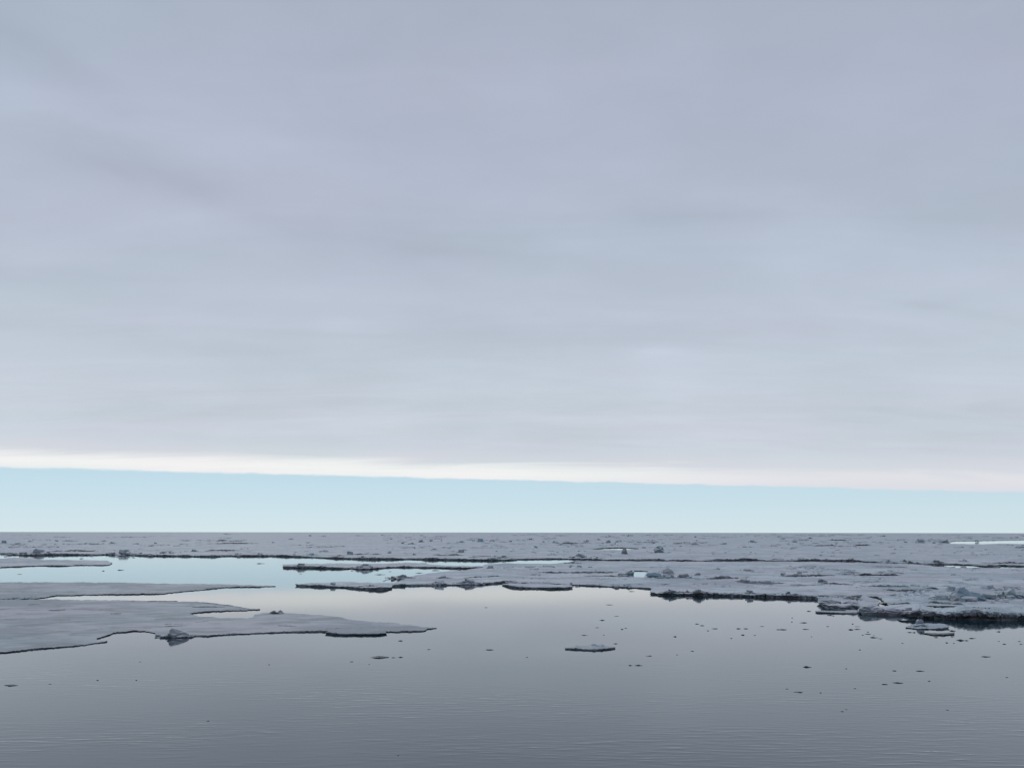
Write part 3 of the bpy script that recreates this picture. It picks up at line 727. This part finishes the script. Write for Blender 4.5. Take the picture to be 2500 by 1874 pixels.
hummock(1390, 1398, 1427, 8, 'upright grey block at the right end of the small pointed plate', 0.26, kinds='mix', n=2, name='ice_heap', cat='ice heap')

slab(h_, [(2432, 1459), (2436, 1450), (2444, 1448), (2447, 1443), (2452, 1444), (2453, 1460)], 1460, 1.4, M_BROKEN, EZ)
slab(h_, [(2456, 1460), (2460, 1444), (2470, 1436), (2477, 1440), (2482, 1448), (2484, 1460)], 1460, 1.6, M_RUBBLE, EZ)
slab(h_, [(2484, 1459), (2486, 1451), (2500, 1448), (2514, 1450), (2516, 1460)], 1460, 1.6, M_BROKEN, EZ)
h_ = hummock(2230, 2266, 1526, 5, 'round white knob standing on the small pale floe', 0.22, n=3, name='ice_heap', cat='ice heap', depth=0.3)
slab(h_, [(2239, 1524), (2240, 1515), (2244, 1511), (2251, 1511), (2255, 1515), (2257, 1524)], 1524, 0.7, M_SNOW, 0.25)
h_ = hummock(1432, 1480, 1580, 5, 'two rounded snow lumps on the small lone floe', 0.10, n=4, name='ice_heap', cat='ice heap', depth=0.3)
slab(h_, [(1440, 1579), (1443, 1574), (1450, 1571.5), (1457, 1574), (1459, 1579)], 1579, 0.45, M_RUBBLE, 0.1)
slab(h_, [(1463, 1579), (1464, 1574), (1470, 1572.5), (1475, 1575), (1476, 1579)], 1579, 0.4, M_RUBBLE, 0.1)
h_ = hummock(1400, 1420, 1580, 4, 'low bump at the left end of the small lone floe', 0.10, n=3, name='ice_heap', cat='ice heap', depth=0.3)
for (pts, h, z_, dp, lab, nb_) in [
        ([(1592, 1446), (1640, 1447.5), (1690, 1448), (1730, 1448)], 6, 0.25, 3, 'brown-grey broken rim at the left end of the long ridged plate', 16),
        ([(1730, 1448), (1800, 1450), (1860, 1451), (1930, 1452.5), (1995, 1454)], 4.5, 0.3, 2.5, 'crumbling brown rim along the right part of the long ridged plate', 14),
        ([(694, 1384), (730, 1384.5), (790, 1385.5), (850, 1387)], 4.5, 0.2, 3, 'dark broken front along the left half of the thin rafted floe', 9),
        ([(740, 1427), (790, 1428.5), (850, 1431), (905, 1435.5), (945, 1434)], 4, 0.15, 2.5, 'brown broken front along the slender floe', 10),
        ([(962, 1428), (1010, 1428.5), (1060, 1428)], 4, 0.1, 2.5, 'dark crumbled front left of the low line of dark blocks', 6),
        ([(2200, 1499), (2250, 1500), (2310, 1500), (2380, 1500)], 8, 0.45, 1.2, 'dark crumbling brink of the tall undercut front', 7),
        ([(2104, 1496), (2150, 1497.5), (2200, 1499.5)], 7, 0.15, 1.2, 'pale broken face at the left end of the thickest floe', 8),
        ([(0, 1353), (34, 1353), (60, 1355), (112, 1354), (180, 1353.5), (248, 1354)], 4, 0.2, 6, 'broken pack rim between the left picture edge and the dome-shaped heap', 10),
        ([(320, 1355), (400, 1356), (500, 1357.5), (560, 1357)], 4, 0.2, 6, 'broken pack rim under the square dark block', 9),
        ([(560, 1356.5), (680, 1356.5), (720, 1358), (770, 1359.5)], 4, 0.2, 6, 'broken pack rim just left of the greenish pyramid', 9),
        ([(770, 1360), (830, 1362), (900, 1364), (1000, 1364)], 4.5, 0.2, 6, 'broken pack rim behind the thin rafted floe', 10),
        ([(1000, 1364), (1100, 1365.5), (1180, 1367), (1262, 1366)], 5.5, 0.2, 6, 'thick broken pack rim behind the right end of the thin rafted floe', 14)]:
    ridge(pts, h, lab, z_, M_DARKEDGE if 'undercut' in lab else M_BROKEN, 'broken rims of floes', depth=dp, blocks=nb_, kinds='mix')

# scuffs, lips and crumbled rims of the big left floe
for (pts, h, z_, dp, lab, nb_) in [
        ([(0, 1592), (50, 1587.5), (100, 1582.5), (177, 1577), (225, 1570)], 2.6, 0.02, 0.6, 'crumbled near rim of the largest floe by the left picture edge', 6),
        ([(478, 1552), (540, 1549), (608, 1546), (676, 1543.5), (739, 1541.5), (792, 1541)], 2.6, 0.02, 0.6, 'crumbled near rim of the largest floe right of the tilted slab', 8),
        ([(280, 1543.5), (324, 1538.5), (354, 1539), (378, 1544)], 2.2, 0.02, 0.5, 'crumbled rim of the bay left of the tilted slab', 3),
        ([(300, 1466), (360, 1467.5), (425, 1467)], 2.0, 0.08, 1.5, 'thin dark lip on the far rim of the largest left floe', 0),
        ([(480, 1469.5), (520, 1473.5), (560, 1478.5), (600, 1485)], 2.6, 0.08, 1.2, 'dark crumbled lip sloping to the upper point of the largest floe', 5),
        ([(470, 1481), (510, 1480.5), (545, 1481.5)], 1.8, 0.1, 1.2, 'faint lip just below the sloping crumbled lip', 0),
        ([(400, 1529.5), (430, 1527.5), (456, 1526.5)], 1.8, 0.1, 0.9, 'small scuff behind the tilted slab', 0),
        ([(402, 1523.5), (418, 1522.5)], 1.5, 0.1, 0.8, 'left of two short scuffs behind the tilted slab', 0),
        ([(426, 1523), (446, 1522.5)], 1.5, 0.1, 0.8, 'right of two short scuffs behind the tilted slab', 0),
        ([(476, 1518), (490, 1517.5), (506, 1515.5)], 1.8, 0.1, 0.8, 'slanting scuff between the notch and the tilted slab', 0),
        ([(118, 1489.5), (135, 1489.5), (154, 1488)], 1.6, 0.1, 1.0, 'scuff on the left part of the largest floe, lower of two', 0),
        ([(68, 1476), (92, 1475)], 1.5, 0.1, 1.0, 'scuff on the left part of the largest floe, upper of two', 0),
        ([(678, 1526.5), (705, 1527.5), (722, 1529)], 1.6, 0.1, 0.8, 'scuff on the tapering right part of the largest floe', 0),
        ([(770, 1537), (820, 1534.5), (880, 1531.5), (915, 1530.5)], 2.0, 0.1, 0.8, 'long seam above the thick dark raft', 2),
        ([(270, 1498), (292, 1497.5)], 1.5, 0.1, 0.9, 'tiny scuff in the middle of the largest floe', 0),
        ([(100, 1456.5), (60, 1458), (20, 1459.5)][::-1], 2.2, 0.08, 1.5, 'dark crack lip where the two flat left floes touch', 3)]:
    ridge(pts, h, lab, z_, M_BROKEN, 'scuffs and rims of the largest floe', depth=dp, blocks=nb_, kinds='mix')
# ------------------------------------------------------------------ rubble along the rim of the pack and heaps farther out
G_RIM = 'rubble heaps along the rim of the pack ice'
for (u0, u1, v, h, k, lab) in [
    (34, 112, 1351.5, 14, 'mix', 'largest dark rubble heap on the pack rim above the narrow left floe'),
    (248, 322, 1352, 13, 'mix', 'dome-shaped dark heap on the pack rim right of the largest one'),
    (326, 346, 1352, 5, 'dark', 'little dark lump touching the right foot of the dome-shaped heap'),
    (378, 420, 1350, 8, 'mix', 'two-humped dark heap on the pack rim'),
    (463, 481, 1346, 7, 'dark', 'square dark block set back from the pack rim'),
    (565, 590, 1354, 6, 'dark', 'dark block on the rim right above the widest part of the blue lead'),
    (622, 640, 1353.5, 6, 'dark', 'small dark block on the rim with a tiny one beside it'),
    (736, 776, 1355, 13, 'blue', 'greenish pyramid of ice on the pack rim mirrored in the lead'),
    (768, 808, 1347, 12, 'block', 'broad pale hill of ice behind the greenish pyramid'),
    (812, 842, 1357, 9, 'mix', 'grey heap on the rim right of the greenish pyramid'),
    (842, 864, 1353, 10, 'mix', 'round dark boulder standing back from the rim'),
    (874, 894, 1361, 7, 'dark', 'dark wedge where the rim turns behind the thin rafted floe'),
    (944, 956, 1350, 7, 'dark', 'compact black block in the snow behind the rim'),
    (1003, 1019, 1354, 5, 'dark', 'low dark slab just behind the rim'),
    (1050, 1068, 1342, 5, 'block', 'pale low lumps out on the pack'),
    (1113, 1135, 1348, 11, 'mix', 'tall grey block with dark foot behind the rim'),
    (1206, 1218, 1346, 4, 'dark', 'small dark chip of ice lying on the snow beside the tall grey block'),
    (1192, 1262, 1362, 8, 'mix', 'dark rubble strip on the rim at the right end of the blue lead'),
    (1388, 1448, 1361.5, 14, 'mix', 'whale-backed dark heap on the rim, widest hump of the middle distance'),
    (1445, 1475, 1364, 7, 'mix', 'dark tail trailing right from the whale-backed heap'),
    (1292, 1312, 1349, 5, 'dark', 'flat black chip of ice on the snow left of the whale-backed heap'),
    (1518, 1534, 1352, 15, 'block', 'pale pointed pyramid below the narrow far pool'),
    (1597, 1622, 1349, 17, 'block', 'pale rounded dome right of the narrow far pool'),
    (2154, 2194, 1373.5, 10, 'mix', 'dark jagged heap on the rim in the right field'),
    (2196, 2242, 1373, 8, 'mix', 'grey heap right of the dark jagged heap'),
    (2268, 2320, 1374, 9, 'dark', 'long black hump on the rim in the right field'),
    (2350, 2370, 1371, 7, 'mix', 'tilted block standing right of the long black hump'),
    (1925, 1985, 1367.5, 8, 'block', 'grey mound at the left end of the right-hand rim'),
    (2068, 2088, 1368, 8, 'block', 'pale pointed lump on the right-hand rim')]:
    h_ = hummock(u0, u1, v, h * (0.5 if 'pyramid' in lab or 'dome r' in lab else 1), lab, PZ, G_RIM, k)
    if lab.startswith('pale pointed'): slab(h_, [(1518, 1352), (1520, 1345), (1524, 1336), (1529, 1340), (1533, 1352)], 1352, 6, M_RUBBLE, PZ)
    if lab.startswith('pale rounded'): slab(h_, [(1599, 1349), (1599, 1339), (1604, 1333), (1612, 1331), (1618, 1335), (1621, 1342), (1620, 1349)], 1349, 8, M_RUBBLE, PZ)
G_LIP = 'dark broken rims of pack ice plates'
for (pts, h, lab) in [
    ([(118, 1345.5), (180, 1345), (245, 1346)], 3, 'thin dark lip parallel to the rim between the two big left heaps'),
    ([(500, 1344.5), (540, 1344), (586, 1344)], 4, 'short dark lip set back above the blue lead'),
    ([(505, 1327.5), (560, 1326.5), (630, 1326)], 3, 'longest straight dark lip far out above the blue lead'),
    ([(527, 1320.5), (552, 1320)], 4, 'short dark dash above the longest straight lip'),
    ([(862, 1353), (900, 1352.5), (932, 1352)], 2.5, 'thin dark lip running right from the round boulder'),
    ([(1052, 1354.5), (1090, 1355), (1132, 1354)], 3, 'dark lip behind the rim near the tall grey block'),
    ([(1140, 1360), (1180, 1358), (1215, 1357)], 3, 'reddish dark lip left of the rubble strip'),
    ([(1365, 1326.5), (1400, 1326.5), (1420, 1325.5), (1445, 1325)], 4, 'dark lip far out above the whale-backed heap'),
    ([(1735, 1367.3), (1800, 1367.2), (1868, 1366.8)], 6, 'long dark face on the rim right of the pale dome'),
    ([(1480, 1366), (1560, 1367.3), (1640, 1367.8), (1700, 1367.5)], 5, 'dark face on the rim right of the whale-backed heap'),
    ([(1883, 1365.5), (1915, 1365)], 3, 'short dark dash between two long rim faces'),
    ([(1930, 1368), (2030, 1368.8), (2125, 1370.5)], 6, 'long dark face on the rim before the jagged heap'),
    ([(2420, 1375), (2460, 1374.5), (2520, 1376)], 5, 'dark lip at the right picture edge on the rim'),
    ([(2025, 1318.5), (2045, 1319.5), (2068, 1319)], 4, 'dark far lip near the horizon in the right third'),
    ([(1985, 1332), (2010, 1332), (2048, 1332)], 2.5, 'thin far lip below the dark far lip'),
    ([(2080, 1332.5), (2125, 1331)], 3.5, 'far lip with a dark right end, left of the far right pool'),
    ([(2255, 1376.8), (2300, 1377.8), (2332, 1378.2)], 3, 'thin dark lip just under the long black hump'),
    ([(2408, 1381.5), (2443, 1381)], 4, 'boat-shaped dark plate near the right end of the rim'),
    ([(2120, 1383.3), (2155, 1383.4), (2215, 1384)], 2.5, 'thin greenish lip above the dark green lens')]:
    ridge(pts, h, lab, PZ if pts[0][1] < 1379 else EZ, M_EDGE, G_LIP, depth=8)
# small heaps told apart only by where they lie
FAR = {'left': [(0, 12, 1325, 8, 'blue'), (28, 50, 1328, 4, 'dark'), (65, 77, 1322, 4, 'block'), (130, 140, 1321, 4, 'block'), (156, 170, 1320, 3, 'block'), (152, 158, 1328, 3, 'dark'),
                (223, 229, 1328, 3, 'dark'), (243, 255, 1321, 4, 'block'), (264, 279, 1326, 5, 'block'), (322, 335, 1328, 4, 'mix'), (372, 381, 1327, 4, 'block'), (661, 671, 1325, 4, 'dark'),
                (744, 756, 1325, 3, 'mix'), (752, 761, 1308, 4, 'block'), (775, 802, 1309, 3, 'mix'), (585, 593, 1340, 3, 'dark'), (545, 566, 1303.5, 2, 'mix'), (700, 720, 1316, 3, 'block'), (440, 462, 1320, 3, 'block')],
       'middle': [(978, 988, 1326, 4, 'dark'), (992, 1016, 1328, 5, 'dark'), (1018, 1038, 1323, 7, 'mix'), (1044, 1056, 1321, 5, 'dark'), (1075, 1080, 1321, 5, 'block'), (1110, 1137, 1324, 6, 'mix'),
                  (1150, 1161, 1321, 6, 'block'), (1163, 1183, 1322, 11, 'blue'), (1192, 1210, 1321, 5, 'mix'), (1213, 1240, 1323, 3, 'mix'), (1242, 1252, 1322, 4, 'dark'), (1280, 1306, 1317, 5, 'block'),
                  (1322, 1331, 1323, 4, 'dark'), (1348, 1366, 1326, 8, 'mix'), (1425, 1444, 1321, 4, 'block'), (1452, 1470, 1318, 4, 'dark'), (1479, 1492, 1325, 10, 'mix'), (1500, 1504, 1328, 6, 'dark'),
                  (1503, 1520, 1323, 8, 'block'), (1530, 1552, 1309, 6, 'mix'), (1555, 1600, 1324, 4, 'block'), (1590, 1602, 1326, 5, 'dark'), (1303, 1314, 1337, 6, 'block'), (1024, 1032, 1308, 3, 'mix'),
                  (928, 938, 1307, 3, 'block'), (950, 960, 1316, 4, 'block'), (1485, 1493, 1309, 3, 'mix')],
       'right': [(1635, 1682, 1327, 4, 'mix'), (1694, 1702, 1311, 4, 'dark'), (1699, 1705, 1320, 4, 'dark'), (1684, 1708, 1328, 5, 'mix'), (1758, 1775, 1328, 5, 'dark'), (1828, 1850, 1324, 9, 'mix'),
                 (1933, 1948, 1323, 5, 'dark'), (1950, 1976, 1319, 4, 'mix'), (1972, 1984, 1314, 4, 'dark'), (1906, 1920, 1316, 3, 'mix'), (2070, 2086, 1319, 4, 'mix'), (2028, 2037, 1331, 4, 'dark'),
                 (1890, 1912, 1330, 3, 'mix'), (2239, 2260, 1325, 14, 'block'), (2296, 2318, 1325, 12, 'block'), (2276, 2288, 1326, 5, 'dark'), (2264, 2291, 1318, 4, 'mix'), (2208, 2218, 1324, 6, 'mix'),
                 (2150, 2163, 1309, 4, 'dark'), (2384, 2394, 1322, 7, 'block'), (2364, 2376, 1315, 3, 'mix'), (2140, 2176, 1325, 3, 'mix'), (2470, 2500, 1313, 4, 'block'), (1806, 1815, 1309, 3, 'block'), (2480, 2500, 1337, 3, 'mix')]}
ORD = ['first', 'second', 'third', 'fourth', 'fifth', 'sixth', 'seventh', 'eighth', 'ninth', 'tenth']
SPANS = [(0, 200, 'beyond the narrow left floe'), (200, 480, 'above the dome-shaped dark heap'), (480, 900, 'above the longest straight dark lip'), (900, 1062, 'above the arrow-shaped heap'),
         (1062, 1265, 'above the tall grey block'), (1265, 1450, 'above the whale-backed heap'), (1450, 1515, 'at the narrow far pool'), (1515, 1630, 'above the pale rounded dome'),
         (1630, 1790, 'right of the pale rounded dome'), (1790, 1960, 'above the sharp upright splinter'), (1960, 2100, 'above the dark far lip'), (2100, 2262, 'short of the far right pool'), (2262, 2330, 'touching the far right pool'), (2330, 2560, 'along the far right pool')]
far_all = sorted([r_ for rows in FAR.values() for r_ in rows])
for (a, b_, place) in SPANS:
    rows = [r_ for r_ in far_all if a <= (r_[0] + r_[1]) / 2 < b_]
    for i, (u0, u1, v, h, k) in enumerate(rows):
        hummock(u0, u1, v, h, '%s from left of the tiny far hummocks %s' % (ORD[i], place), PZ, 'far hummocks on the pack ice', k, n=max(1, min(5, int((u1 - u0) / 6))))
ONF = [(1279, 1298, 1384, 3), (1320, 1342, 1384, 4), (1388, 1396, 1385, 6), (1404, 1421, 1385, 7), (1430, 1452, 1386, 5), (1697, 1712, 1404, 8), (1740, 1765, 1390, 6), (1800, 1850, 1394, 8), (1372, 1420, 1374, 5),
       (2350, 2365, 1385, 3), (2320, 2350, 1404, 3), (2060, 2080, 1403, 4)]
ONF.sort()
for (a, b_, place) in [(0, 1500, 'behind the long dark rafted edge'), (1500, 1900, 'left of the splintered ridge'), (1900, 2560, 'around the dark green lens')]:
    rows = [r_ for r_ in ONF if a <= r_[0] < b_]
    for i, (u0, u1, v, h) in enumerate(rows):
        hummock(u0, u1, v, h, '%s from left of the small grey lumps %s' % (ORD[i], place), EZ, 'small lumps on the broad floe', 'mix', n=max(2, min(5, int((u1 - u0) / 6))))


def litter(label, spots, zf, mat, seed):
    """countless knee-high lumps of broken ice frozen into the snow, one mass"""
    rnd = random.Random(seed); V = []; Fc = []
    for (u, v, w, h) in spots:
        c = at(u, v, zf); mpp = (c - Vector((0, 0, CAM_H))).length / F_PX
        rx = w * mpp / 2; ry = min(rx * 0.8, h * mpp * 3) + 0.1; hh = h * mpp
        b0 = len(V); n = 7
        for q, (rs, hs) in enumerate(((1.0, -0.1), (0.75, 0.65))):
            for a in range(n):
                th = 2 * math.pi * a / n + rnd.uniform(-.3, .3); r_ = rs * rnd.uniform(0.7, 1.1)
                V.append(Vector((c.x + math.cos(th) * rx * r_, c.y + math.sin(th) * ry * r_, zf + hh * hs * (rnd.uniform(0.5, 1.2) if q else 1))))
        V.append(Vector((c.x + rnd.uniform(-.3, .3) * rx, c.y, zf + hh * rnd.uniform(0.7, 1.0))))
        for a in range(n):
            j = (a + 1) % n
            Fc += [(b0 + a, b0 + j, b0 + n + j, b0 + n + a), (b0 + n + a, b0 + n + j, b0 + 2 * n)]
    return tag(mesh_obj('ice_rubble', V, Fc, mat), label, 'ice rubble', None, 'stuff')


rl = random.Random(23); sp = []
for k in range(170):                                   # strung out in lines, as floes grind along each other
    u0 = rl.uniform(-100, 2600) if k % 3 else rl.uniform(950, 2600); v0 = 1304 + 34 * rl.random() ** 1.3; ln = rl.uniform(20, 130)
    for q in range(rl.randint(4, 12)):
        v = v0 + rl.gauss(0, 0.5); sp.append((u0 + rl.uniform(0, ln), v, rl.uniform(3, 26), rl.uniform(0.5, 2.2) * (0.5 + (v - 1303) / 40)))
for k in range(170): sp.append((rl.uniform(-100, 2600), rl.uniform(1338, 1358), rl.uniform(4, 16), rl.uniform(0.8, 2.5)))
sp = [q for q in sp if not (2300 < q[0] and 1314 < q[1] < 1330) and not (1430 < q[0] < 1570 and 1333 < q[1] < 1344) and q[1] > 1303]
litter('scattered low lumps of broken ice frozen into the far pack', sp, PZ, M_BROKEN, 1)
sp = []
for k in range(90):
    u0 = rl.uniform(1200, 2560); v0 = rl.uniform(1380, 1432); ln = rl.uniform(20, 110)
    for q in range(rl.randint(3, 9)): sp.append((u0 + rl.uniform(0, ln), v0 + rl.gauss(0, 0.9), rl.uniform(3, 26), rl.uniform(0.6, 2.6)))
for k in range(40):
    u0 = rl.uniform(2150, 2520); v0 = rl.uniform(1432, 1472); ln = rl.uniform(20, 80)
    for q in range(rl.randint(4, 9)): sp.append((u0 + rl.uniform(0, ln), v0 + rl.gauss(0, 1.2), rl.uniform(4, 18), rl.uniform(1.2, 4.5)))
sp = [q for q in sp if not (1535 < q[0] < 1595 and 1385 < q[1] < 1412)]
litter('low lumps and shards of ice strewn over the right half of the broad floe', sp, EZ, M_RUBBLE, 2)
# ------------------------------------------------------------------ drifting fragments
G_FR = 'ice fragments adrift on the open water'


def fragment(u, v, w, h, label, seed=0):
    rnd = random.Random(int(u * 31 + v * 17) + seed)
    c = at(u, v, 0.02); mpp = (c - Vector((0, 0, CAM_H))).length / F_PX
    o = bpy.data.objects.new('ice_fragment', rnd.choice(CHUNKS)); COL.objects.link(o)
    z = max(0.02, h * mpp * 0.5)
    dep = min(mpp * w * 0.7, 0.6 * h * mpp * c.length / CAM_H) * rnd.uniform(0.8, 1.2)
    o.scale = (w * mpp, dep, z); o.location = (c.x, c.y, 0.0)
    o.rotation_euler = (R(rnd.uniform(-4, 4)), R(rnd.uniform(-3, 3)), R(rnd.choice((0, 180)) + rnd.uniform(-12, 12)))
    tag(o, label, 'ice fragment', G_FR)
    return o


FRAGMENTS = [
    # in the blue lead
    (252, 1393, 7, 3, 'tiny dark crumb just right of the narrow left floe tip in the blue lead'),
    (293, 1391, 15, 3, 'small thin crumb in the blue lead, right of two near the narrow left floe'),
    (48, 1401, 11, 2, 'faint flat crumb near the left picture edge in the blue lead'),
    (637, 1375, 20, 3.5, 'lone dark sliver in the middle of the blue lead'),
    (733, 1400, 8, 2, 'tiny speck of ice under the left end of the thin rafted floe'),
    (928, 1402, 27, 3, 'long needle of ice left of the arrow-shaped heap'),
    (952, 1394.5, 9, 2.5, 'small crumb above the needle of ice'),
    (938, 1418, 8, 2.5, 'small crumb under the arrow-shaped heap'),
    (1025, 1398, 19, 3, 'flat dark chip at the water edge right of the arrow-shaped heap'),
    (1119, 1390, 19, 4, 'dark block afloat at the right end of the blue lead'),
    (1066, 1392, 24, 3.5, 'jagged chip on the blue lead above the isolated flat grey slab'),
    (1148, 1386.5, 22, 3, 'flat chip closing the right end of the blue lead'),
    # left and middle open water
    (977, 1563, 14, 4, 'dark chip below the pointed right tip of the largest left floe'),
    (1047, 1584, 9, 3, 'small dark chip halfway between the floe tip and the short bar-shaped piece'),
    (925, 1604, 45, 7, 'flat ragged fragment with a little snow, largest of the short row below the floe tip'),
    (960, 1604, 12, 2.5, 'middle dash of the short row below the floe tip'),
    (977, 1603, 14, 4, 'right end bead of the short row below the floe tip'),
    (857, 1614, 10, 3, 'small dark chip left of the short row below the floe tip'),
    (902, 1620, 5, 2, 'speck under the left end of the short row'),
    (1198, 1585, 23, 4, 'short bar-shaped dark piece left of the small lone floe'),
    (1287, 1603, 6, 2.5, 'speck below and left of the small lone floe'),
    (1187, 1482, 9, 2, 'faint chip alone on the pale water below the grey front heap'),
    (657, 1621, 5, 2.5, 'speck of ice below the left part of the largest floe'),
    # above and right of the lone floe
    (1487, 1475.5, 19, 2.5, 'thin long chip uppermost above the small lone floe'),
    (1541, 1443, 16, 2.5, 'thin chip just under the front rim of the broad floe'),
    (1505, 1503, 12, 2, 'faint thin chip between two darker ones above the lone floe'),
    (1470, 1513, 14, 4, 'stubby dark chip above the lone floe'),
    (1457, 1531, 10, 2.5, 'small chip under the stubby dark chip'),
    (1426, 1549.5, 17, 3, 'wedge-shaped chip just above the lone floe'),
    (1520, 1535, 8, 4, 'dark lower half of a touching pair above the lone floe'),
    (1527, 1532, 8, 2, 'pale upper half of a touching pair above the lone floe'),
    (1474, 1549, 6, 2, 'faint speck over the lone floe snow bumps'),
    (1502, 1570, 12, 3, 'chip just off the upper right end of the lone floe'),
    (1584, 1600, 16, 3, 'flat chip right of the lone floe and a little lower'),
    (1539, 1623, 11, 4, 'left piece of the dark pair below the lone floe'),
    (1560, 1623, 19, 4.5, 'right longer piece of the dark pair below the lone floe'),
    (1653, 1597, 7, 2, 'faint speck halfway from the flat chip to the lone dark bead'),
    (1690, 1588, 9, 3, 'lone dark bead in the middle of the right open water'),
    (1648, 1553, 9, 4, 'round dark bead left of the main scatter of fragments'),
    # main scatter
    (1702, 1522, 10, 4, 'upper piece of the overlapping pair at the left of the main scatter'),
    (1713, 1526, 12, 3, 'lower piece of the overlapping pair at the left of the main scatter'),
    (1728, 1538.5, 7, 3, 'pale bead under the overlapping pair'),
    (1744, 1533.5, 16, 3.5, 'flat bar right of the overlapping pair'),
    (1804, 1533.5, 12, 3.5, 'left piece of the level pair in the main scatter'),
    (1820, 1533.5, 12, 4, 'right piece of the level pair in the main scatter'),
    (1814, 1549, 9, 5, 'lumpy bead under the level pair'),
    (1785, 1557, 6, 3, 'tiny bead lowest in the main scatter'),
    (1843, 1549.5, 7, 2, 'tiny thin chip right of the lumpy bead'),
    (1861, 1528, 11, 2, 'thin faint chip right of the level pair'),
    (1910, 1536, 25, 4, 'longest dark bar of the main scatter'),
    (1959, 1519, 20, 3, 'dark bar up and right of the longest bar'),
    (1968, 1535, 16, 3, 'thin bar level with the longest bar on its right'),
    (1934, 1507, 4, 3, 'upper of two specks above the longest bar'),
    (1933, 1517, 4, 3, 'lower of two specks above the longest bar'),
    (1974, 1491, 12, 4, 'dark chip off the left tip of the thin flat plate'),
    (2026, 1501, 12, 3, 'chip under the thin flat plate, left of a tiny one'),
    (2034, 1503, 6, 2, 'tiny chip touching another under the thin flat plate'),
    (2056, 1498.5, 15, 4, 'dark chip under the right half of the thin flat plate'),
    (2021, 1528, 7, 2.5, 'lone small chip below the thin flat plate'),
    (1981, 1553, 4, 2, 'speck right below the thin level bar'),
    # staircase of fragments
    (2082, 1522, 5, 3, 'topmost bead of the staircase of fragments left of the pale floe'),
    (2077, 1536, 12, 6, 'two-toned square chip at the start of the staircase of fragments'),
    (2092, 1528.5, 14, 1.5, 'faintest streak of ice in the staircase of fragments'),
    (2094, 1535, 16, 3, 'thin chip right beside the two-toned square chip'),
    (2106, 1549, 6, 2.5, 'tiny chip on the left of the staircase middle'),
    (2119, 1546.5, 15, 3, 'flat chip in the middle of the staircase of fragments'),
    (2119, 1541.5, 6, 3, 'bead resting above the flat chip of the staircase middle'),
    (2133, 1550, 5, 2, 'pale bead above the lowest bar of the staircase'),
    (2135, 1555, 19, 4, 'lowest and longest bar of the staircase of fragments'),
    (2149, 1558, 11, 1.5, 'thin streak off the right end of the lowest staircase bar'),
    (2099, 1585, 5, 3, 'speck well below the staircase of fragments'),
    # around the pale floe
    (2220, 1542.5, 12, 3, 'flat piece of the pair under the left tip of the pale floe'),
    (2231, 1543, 8, 4, 'rounder piece of the pair under the left tip of the pale floe'),
    (2204, 1569, 6, 2, 'lone speck below left of the dark waterlogged plate'),
    (2302, 1552, 15, 4, 'bar right under the dark waterlogged plate'),
    (2285, 1555, 11, 3, 'smaller chip left of the bar under the waterlogged plate'),
    (2325, 1539, 15, 4, 'knobbly chip above the right end of the waterlogged plate'),
    (2325, 1553, 7, 3, 'bead under the right end of the waterlogged plate'),
    (2343, 1562, 18, 6, 'spindle-shaped dark lump right of the waterlogged plate'),
    (2360, 1562.5, 10, 3, 'flat chip touching the right side of the spindle-shaped lump'),
    (2376, 1557, 17, 3, 'thin slanting chip right of the spindle-shaped lump'),
    (2312, 1568, 7, 3, 'bead left below the spindle-shaped lump'),
    (2329, 1569, 4, 3, 'speck right under the spindle-shaped lump'),
    (2437, 1541, 10, 4, 'dark bead under the dark undercut front near the right edge'),
    (2438, 1564, 6, 1.5, 'pale streak under the dark bead near the right edge'),
    (2452, 1571, 9, 3.5, 'dark round chip low near the right edge'),
    (2489, 1564.5, 7, 2.5, 'upper of two chips at the right picture edge'),
    (2494, 1571, 8, 2, 'lower of two chips at the right picture edge'),
    (2407, 1602, 22, 3, 'lone grey bar far right below the other fragments'),
    # low scatter
    (1972, 1627, 19, 5.5, 'blackest lens-shaped fragment alone in the lower right water'),
    (2066, 1631, 5, 3, 'black speck right of the blackest lens'),
    (2184, 1636, 11, 3, 'short bar above the slanting pair of black bars'),
    (2248, 1636.5, 20, 3, 'wavy bar right of the short bar in the lower right water'),
    (2162, 1669, 16, 3.5, 'lower left one of the slanting pair of black bars'),
    (2191, 1665, 24, 3.5, 'upper right one of the slanting pair of black bars'),
    (2268, 1661, 8, 2.5, 'small chip right of the slanting pair'),
    (2459, 1652, 6, 2, 'faint speck at far right in the lower water'),
    (1949, 1688, 20, 4, 'lowest larger fragment in the lower right water'),
    (2003, 1689.5, 6, 3, 'bead right of the lowest larger fragment'),
    (1922, 1680, 8, 2, 'thin chip left above the lowest larger fragment'),
    (2088, 1679, 7, 2, 'tiny chip halfway from the bead to the slanting pair'),
    (2056, 1735, 8, 2.5, 'left crumb of the last pair near the bottom right'),
    (2066, 1730, 5, 2, 'right crumb of the last pair near the bottom right'),
    (2312, 1731, 7, 2, 'lone crumb near the bottom right'),
    (28, 1671, 32, 4.5, 'spindle-shaped dark fragment at the left picture edge'),
    (123, 1668, 8, 2, 'speck right of the spindle at the left picture edge'),
    (238, 1659, 6, 3, 'second speck right of the spindle, a little higher'),
    (333, 1659, 5, 2.5, 'third speck in line right of the spindle'),
    (342, 1614, 6, 2, 'lone speck below the notch-side rim of the largest floe'),
    (508, 1758, 7, 3, 'black speck alone in the lower left water'),
    (972, 1842, 5, 3, 'black speck near the bottom picture edge'),
]
for f in FRAGMENTS: fragment(*f)
